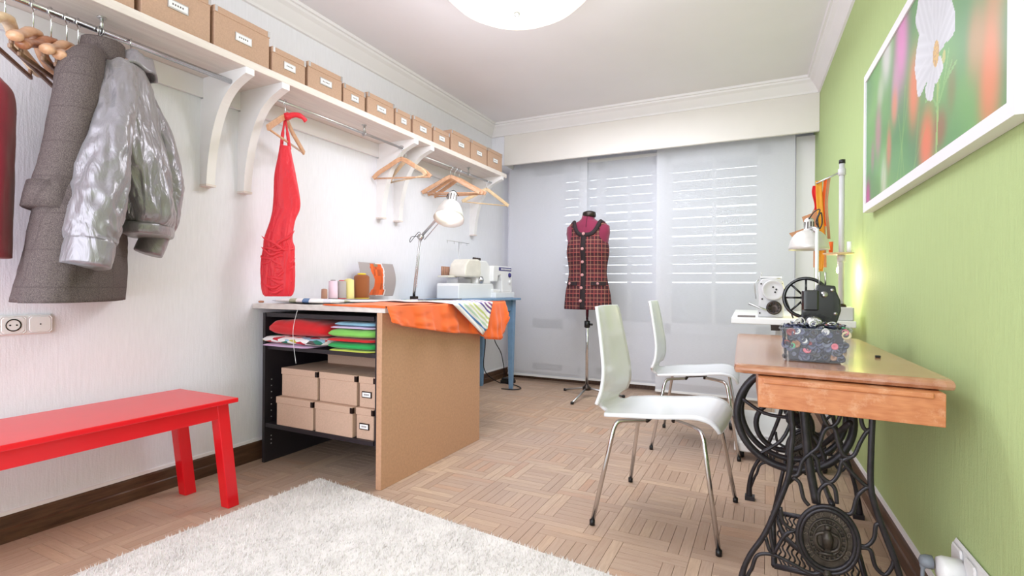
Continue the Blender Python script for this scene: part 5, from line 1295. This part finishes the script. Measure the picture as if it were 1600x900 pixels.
b = MB(); b.tube([(-0.045, 0.03, 0.19), (-0.045, 0.03, 0.225)], 0.002, 5); b.tube([(-0.068, 0.01, 0.09), (-0.075, 0.0, 0.17), (-0.055, 0.0, 0.185)], 0.003, 6); b.tube([(-0.10, 0.0, 0.065), (-0.02, -0.02, 0.035)], 0.005, 6); b.build('thread_guide', 'brushed', om)
tag(MB().bevbox(-0.13, -0.05, 2.80, 2.86, 0.7655, 0.772, 0.002).build('thread_scraps', 'ink'), 'small heap of dark pins at the left end of the white machine table', 'pins')
mh = thing('motor_housing', 'white motor box carrying the tall thread stand pole', 'box', (0.295, 2.78, 0.7655))
MB().bevbox(-0.055, 0.055, -0.055, 0.06, 0, 0.060, 0.006).build('housing', 'greyp', mh)

# thread stand
ts = thing('thread_stand', 'tall grey metal thread stand pole with an arm and a spool disc', 'stand', (0.305, 2.78, 0.826))
MB().cyl((0, 0, 0), (0, 0, 0.655), 0.0115, 14).build('pole', 'greyp', ts)
MB().lathe([(0.016, 0), (0.022, 0.0), (0.020, 0.01), (0.013, 0.014)], 14).build('base_nut', 'gun', ts)
MB().lathe([(0.0, 0.655), (0.013, 0.655), (0.013, 0.672), (0.0, 0.675)], 14).build('end_cap', 'dark', ts)
MB().lathe([(0.012, 0.60), (0.016, 0.602), (0.016, 0.63), (0.012, 0.632)], 14).build('collar', 'greyp', ts)
MB().tube([(-0.01, 0, 0.615), (-0.10, 0.02, 0.575)], 0.004, 8).build('guide_arm', 'brushed', ts)
MB().lathe([(0.0, 0.235), (0.060, 0.240), (0.062, 0.246), (0.0, 0.246)], 28, TR((-0.012, 0, 0))).build('spool_disc', 'hangpale', ts)
MB().lathe([(0.012, 0.205), (0.017, 0.207), (0.017, 0.235), (0.012, 0.236)], 14).build('disc_collar', 'greyp', ts)
spc = tag(MB().lathe([(0.010, 0.0), (0.010, 0.05), (0, 0.05)], 14, TR((0.335, 2.78, 1.073))).build('small_spool', 'label'), 'small white thread spool on the stand disc', 'thread')
spc = tag(MB().lathe([(0.008, 0.0), (0.010, 0.05), (0, 0.05)], 14, TR((0.262, 2.765, 1.073))).build('small_spool', 'orange'), 'small orange thread spool on the stand disc', 'thread')
# ribbons over the guide arm
def ribbon(x, y, z0, z1, w, m_, label, ph):
    def fn(u, v): return (x+(u-0.5)*w+0.006*math.sin(v*5+ph), y+0.006*math.sin(v*7+ph)+0.004*math.sin(u*3), z0+(z1-z0)*v)
    return tag(MB().grid(fn, 5, 26).build('hanging_ribbon', m_, None, solid=0.0015), label, 'ribbon')
ribbon(0.222, 2.80, 0.99, 1.415, 0.026, 'yellow', 'long amber yellow ribbon hanging from the stand arm', 0)
ribbon(0.252, 2.795, 1.14, 1.425, 0.012, 'paper', 'thin brown strap hanging beside the amber ribbon', 2)
ribbon(0.203, 2.81, 1.28, 1.395, 0.018, 'redcloth', 'short red ribbon end left of the amber ribbon', 1)
ribbon(0.238, 2.805, 1.20, 1.42, 0.018, 'orange', 'orange ribbon hanging beside the amber one', 3)
# second lamp
l2 = thing('sewing_lamp', 'unlit silver lamp with a white post behind the antique sewing machine', 'lamp', (0, 0, 0))
shade(Vector((0.168, 2.66, 1.14)), Vector((0.0, 0.0, -1)), 0.78, l2, 'white', 'shadem', 0.094, True)
MB().cyl((0.192, 2.56, ZTB+0.012), (0.192, 2.56, 1.165), 0.0075, 12).build('post', 'white', l2)
b = MB(); b.tube([(0.17, 2.65, 1.18), (0.192, 2.56, 1.165)], 0.007, 8); b.lathe([(0, -0.012), (0.012, -0.01), (0.012, 0.01), (0, 0.012)], 12, TR((0.19, 2.585, 1.16), 0, PI/2)); b.build('swivel_joint', 'brushed', l2)
b = MB(); b.tube(curve([(0.165, 2.62, 1.215), (0.185, 2.61, 1.245), (0.205, 2.60, 1.25), (0.19, 2.59, 1.20), (0.20, 2.58, 1.17)], 5), 0.0025, 6); b.tube(curve([(0.2, 2.58, 1.165), (0.195, 2.58, 1.21), (0.208, 2.58, 1.235), (0.212, 2.58, 1.19), (0.203, 2.58, 1.165)], 5), 0.003, 6); b.build('cable', 'dark', l2)
# glowing sewing light near the green wall
gl = thing('machine_light', 'small lit warm bulb glowing under the spool disc against the green wall', 'lamp', (0.310, 2.90, 1.00))
MB().lathe([(0.0, -0.02), (0.010, -0.016), (0.013, -0.004), (0.010, 0.010), (0.006, 0.016)], 16).build('bulb', 'bulb2', gl)
MB().lathe([(0.008, 0.014), (0.009, 0.04), (0.0, 0.042)], 14).build('socket', 'greyp', gl)
light('machine_light_bulb', 'POINT', (0.305, 2.90, 0.965), 2.2, (1.0, 0.86, 0.48), 0.02)
# pattern papers
def pattern(pts, y, label, tilt=0):
    vs = [(x, z) for x, z in pts]; b = MB()
    b.prism(vs, -0.0008, 0.0008, Matrix.Translation((0, y, 0)) @ Matrix(((1, 0, 0, 0), (tilt, 0, 1, 0), (0, 1, 0, 0), (0, 0, 0, 1))))
    return tag(b.build('paper_pattern', 'paper'), label, 'paper pattern')
pattern([(0.245, 1.34), (0.255, 1.01), (0.20, 1.01), (0.20, 1.10), (0.215, 1.16), (0.16, 1.22), (0.150, 1.255), (0.19, 1.27), (0.215, 1.32)], 2.86, 'large brown card sewing pattern hanging behind the silver lamp')
pattern([(0.095, 1.175), (0.17, 1.20), (0.165, 1.13), (0.13, 1.125)], 2.83, 'pointed brown card pattern corner left of the silver lamp')
tag(MB().tube([(0.215, 2.845, 1.385), (0.215, 2.865, 1.30)], 0.002, 6).build('pattern_hook', 'gun'), 'wire hook holding the brown paper patterns', 'hook')
tag(MB().cyl((0.192, 2.56, ZTB+0.0005), (0.192, 2.56, ZTB+0.011), 0.028, 18).build('lamp_base', 'dark'), 'round black base on the treadle table under the lamp post', 'lamp base')

# ================================================================ PICTURE on the green wall
ang = math.atan(0.035)
pc = thing('flower_picture', 'white framed photograph of a white cosmos flower on the green wall', 'picture', (xr(1.93)-0.001, 1.93, 1.512), ang)
# local: x = off the wall (-), y = along wall, z
HW, HH, TH, FB = 0.668, 0.285, 0.036, 0.032
fr = MB()
for (a, c, d, e) in ((-HW, HW, HH-FB, HH), (-HW, HW, -HH, -HH+FB), (-HW, -HW+FB, -HH+FB, HH-FB), (HW-FB, HW, -HH+FB, HH-FB)): fr.box(-TH, -0.001, a, c, d, e)
fr.build('frame', 'trim', pc)
def sstep(a, b_, x):
    t = max(0, min(1, (x-a)/(b_-a))); return t*t*(3-2*t)
def picol(y, z):
    # world-ish coords: y grows away from camera, z up
    c = [0.40, 0.62, 0.38]
    n = 0.5+0.5*math.sin(y*9+math.sin(z*7)*1.5); c = [c[0]+0.10*(n-0.5), c[1]+0.10*(n-0.5), c[2]+0.04*(n-0.5)]
    n2 = 0.5+0.5*math.sin(y*23+z*9+math.sin(z*31)); c = [c[0]+0.03*n2, c[1]+0.04*n2, c[2]]
    def blob(cy, cz, ry, rz, col, k=1.0, rot=0.0):
        dy, dz = y-cy, z-cz; a = dy*math.cos(rot)+dz*math.sin(rot); e = -dy*math.sin(rot)+dz*math.cos(rot)
        w = k*math.exp(-((a/ry)**2+(e/rz)**2)**1.5)
        for i in range(3): c[i] += (col[i]-c[i])*w
    blob(2.05, 1.70, .085, .16, (0.90, 0.55, 0.78)); blob(2.12, 1.58, .05, .10, (0.85, 0.62, 0.76), .8); blob(2.24, 1.74, .075, .11, (0.86, 0.86, 0.84)); blob(2.33, 1.64, .05, .06, (0.82, 0.84, 0.76), .7)
    blob(1.91, 1.50, .06, .12, (0.92, 0.52, 0.36)); blob(2.13, 1.52, .04, .06, (0.92, 0.56, 0.42), .8); blob(1.79, 1.31, .07, .10, (0.95, 0.50, 0.34)); blob(1.68, 1.32, .05, .05, (0.75, 0.34, 0.28), .6)
    blob(1.385, 1.36, .06, .16, (0.93, 0.55, 0.36)); blob(1.46, 1.45, .05, .09, (0.86, 0.60, 0.42), .75); blob(1.34, 1.55, .06, .10, (0.90, 0.58, 0.40), .6); blob(1.60, 1.40, .03, .06, (0.66, 0.42, 0.30), .4)
    blob(2.36, 1.50, .05, .10, (0.80, 0.55, 0.62), .8); blob(2.27, 1.30, .045, .09, (0.86, 0.86, 0.80), .8); blob(2.53, 1.28, .04, .07, (0.78, 0.25, 0.58), .95); blob(2.20, 1.40, .035, .08, (0.90, 0.52, 0.42), .8); blob(2.45, 1.43, .03, .06, (0.75, 0.5, 0.6), .6)
    # blades of grass
    for (y0, z0, y1, z1) in ((2.05, 1.25, 2.0, 1.55), (2.1, 1.25, 1.97, 1.5), (2.0, 1.25, 2.08, 1.48), (1.9, 1.25, 1.86, 1.42), (2.3, 1.25, 2.2, 1.5), (1.93, 1.25, 1.80, 1.36)):
        t = max(0, min(1, (z-z0)/(z1-z0))); yy = y0+(y1-y0)*t; d = abs(y-yy)
        if z <= z1 and d < 0.008: w = 0.5*(1-d/0.008); c = [c[0]+(0.62-c[0])*w, c[1]+(0.76-c[1])*w, c[2]+(0.42-c[2])*w]
    # stem
    ys = 1.71-0.012*math.sin((z-1.25)*9); 
    if z < 1.50 and abs(y-ys) < 0.007: c = [0.66, 0.78, 0.46]
    for (ay, az, by, bz) in ((1.71, 1.375, 1.60, 1.46), (1.66, 1.415, 1.62, 1.50), (1.71, 1.39, 1.78, 1.46), (1.70, 1.38, 1.67, 1.49), (1.64, 1.43, 1.57, 1.45), (1.75, 1.425, 1.80, 1.43)):
        L2 = (by-ay)**2+(bz-az)**2; t = max(0, min(1, ((y-ay)*(by-ay)+(z-az)*(bz-az))/L2)); d = math.hypot(y-ay-t*(by-ay), z-az-t*(bz-az))
        if d < 0.0045: c = [0.56, 0.76, 0.46]
    # white cosmos
    fy, fz = 1.715, 1.528
    def petal(a, L, w):
        dy, dz = (y-fy), (z-fz); ca, sa = math.cos(a), math.sin(a)
        u = dy*ca+dz*sa; v = -dy*sa+dz*ca
        if 0 < u < L:
            ww = w*(u/L)**0.6*(1-0.0*(u/L))*(1 if u < L*0.8 else math.sqrt(max(0, 1-((u-L*0.8)/(L*0.2))**2))) 
            ww += 0.004*math.sin(v*160)
            if abs(v) < ww: return 1-0.05*abs(math.sin(v*110))-0.08*(1-u/L)
        return 0
    best = 0
    for a, L, w in ((1.05, 0.27, 0.085), (1.55, 0.26, 0.085), (2.1, 0.24, 0.07), (0.35, 0.19, 0.07), (-0.15, 0.17, 0.055), (2.75, 0.14, 0.055), (-1.0, 0.12, 0.045), (-1.9, 0.08, 0.04)):
        p = petal(a, L, w)
        if p > best: best = p
    if best: c = [0.93*best, 0.93*best, 0.96*best]
    d = math.hypot((y-fy)*1.0, (z-fz)*0.7)
    if d < 0.024: c = [0.90, 0.72, 0.36] if hsh(int(y*260), int(z*200)) > 0.4 else [0.80, 0.62, 0.40]
    if math.hypot(y-1.655, (z-1.495)*0.8) < 0.013: c = [0.78, 0.78, 0.45]
    return tuple(lin([max(0, min(1, v*0.93)) for v in c]))
b = MB(); nu, nv = 240, 110; y0_, y1_, z0_, z1_ = -HW+FB, HW-FB, -HH+FB, HH-FB
b.v = [(-0.031, y0_+(y1_-y0_)*i/nu, z0_+(z1_-z0_)*j/nv) for j in range(nv+1) for i in range(nu+1)]
for j in range(nv):
    for i in range(nu):
        k0 = j*(nu+1)+i; b.f.append((k0, k0+nu+1, k0+nu+2, k0+1)); b.sm.append(False)
        b.c.append(picol(1.93+y0_+(y1_-y0_)*(i+.5)/nu, 1.512+z0_+(z1_-z0_)*(j+.5)/nv))
b.build('print', 'vcol', pc)
MB().box(-0.030, -0.001, y0_, y1_, z0_, z1_).build('backing_board', 'label', pc)

# ---------------------------------------------------------------- socket & plug on the green wall
sk = thing('wall_socket', 'white double socket low on the green wall', 'socket', (xr(1.57), 1.57, 0.245), ang)
RY2 = Matrix.Rotation(-PI/2, 4, 'Y')
MB().bevbox(-0.045, 0.045, -0.16, 0.075, 0.0005, 0.010, 0.008, RY2).build('plate', 'white', sk)
for yy in (0.035, -0.045): 
    ins = MB().bevbox(-0.036, 0.036, yy-0.032, yy+0.032, 0.010, 0.016, 0.006, RY2).build('socket_insert', 'white', sk)
ad = thing('plug_adapter', 'round white plug adapter in the socket on the green wall', 'plug', (xr(1.56)-0.0165, 1.565, 0.235), ang)
T = Matrix.Rotation(-PI/2, 4, 'Y')
MB().lathe([(0.0, 0.0), (0.030, 0.0), (0.031, 0.035), (0.026, 0.045), (0, 0.046)], 28, T).build('body', 'white', ad)
MB().lathe([(0.0, 0.0), (0.026, 0.0), (0.027, 0.034), (0.022, 0.036), (0.020, 0.030), (0, 0.029)], 28, Matrix.Translation((-0.02, -0.018, -0.02)) @ Matrix.Rotation(PI/2+0.35, 4, 'X')).build('outlet_cup', 'white', ad)
b = MB()
for s in (-1, 1): b.cyl((-0.02+s*0.009, -0.047, -0.030), (-0.02+s*0.009, -0.0495, -0.031), 0.0026, 8)
b.build('pin_hole', 'dark', ad)
pg = thing('power_plug', 'grey plug with a cord hanging from the white adapter', 'plug', (xr(1.58)-0.064, 1.59, 0.236), ang)
M['greyplug'] = mat('grey_rubber', rgb(128, 134, 142), 0.5)
MB().loft([[(-0.001+x, 0.017*math.cos(a)*k_, 0.016*math.sin(a)*k_-0.0) for a in [2*PI*i/16 for i in range(16)]] for x, k_ in ((0, 1), (-0.012, 1), (-0.022, 0.8), (-0.026, 0.4))]).build('plug_body', 'greyplug', pg)
MB().tube(curve([(-0.018, 0, -0.005), (-0.020, 0.0, -0.035), (-0.016, 0, -0.10), (-0.012, 0.02, -0.22)], 5), [0.008]*3+[0.0045]*13, 8).build('cord', 'greyplug', pg)
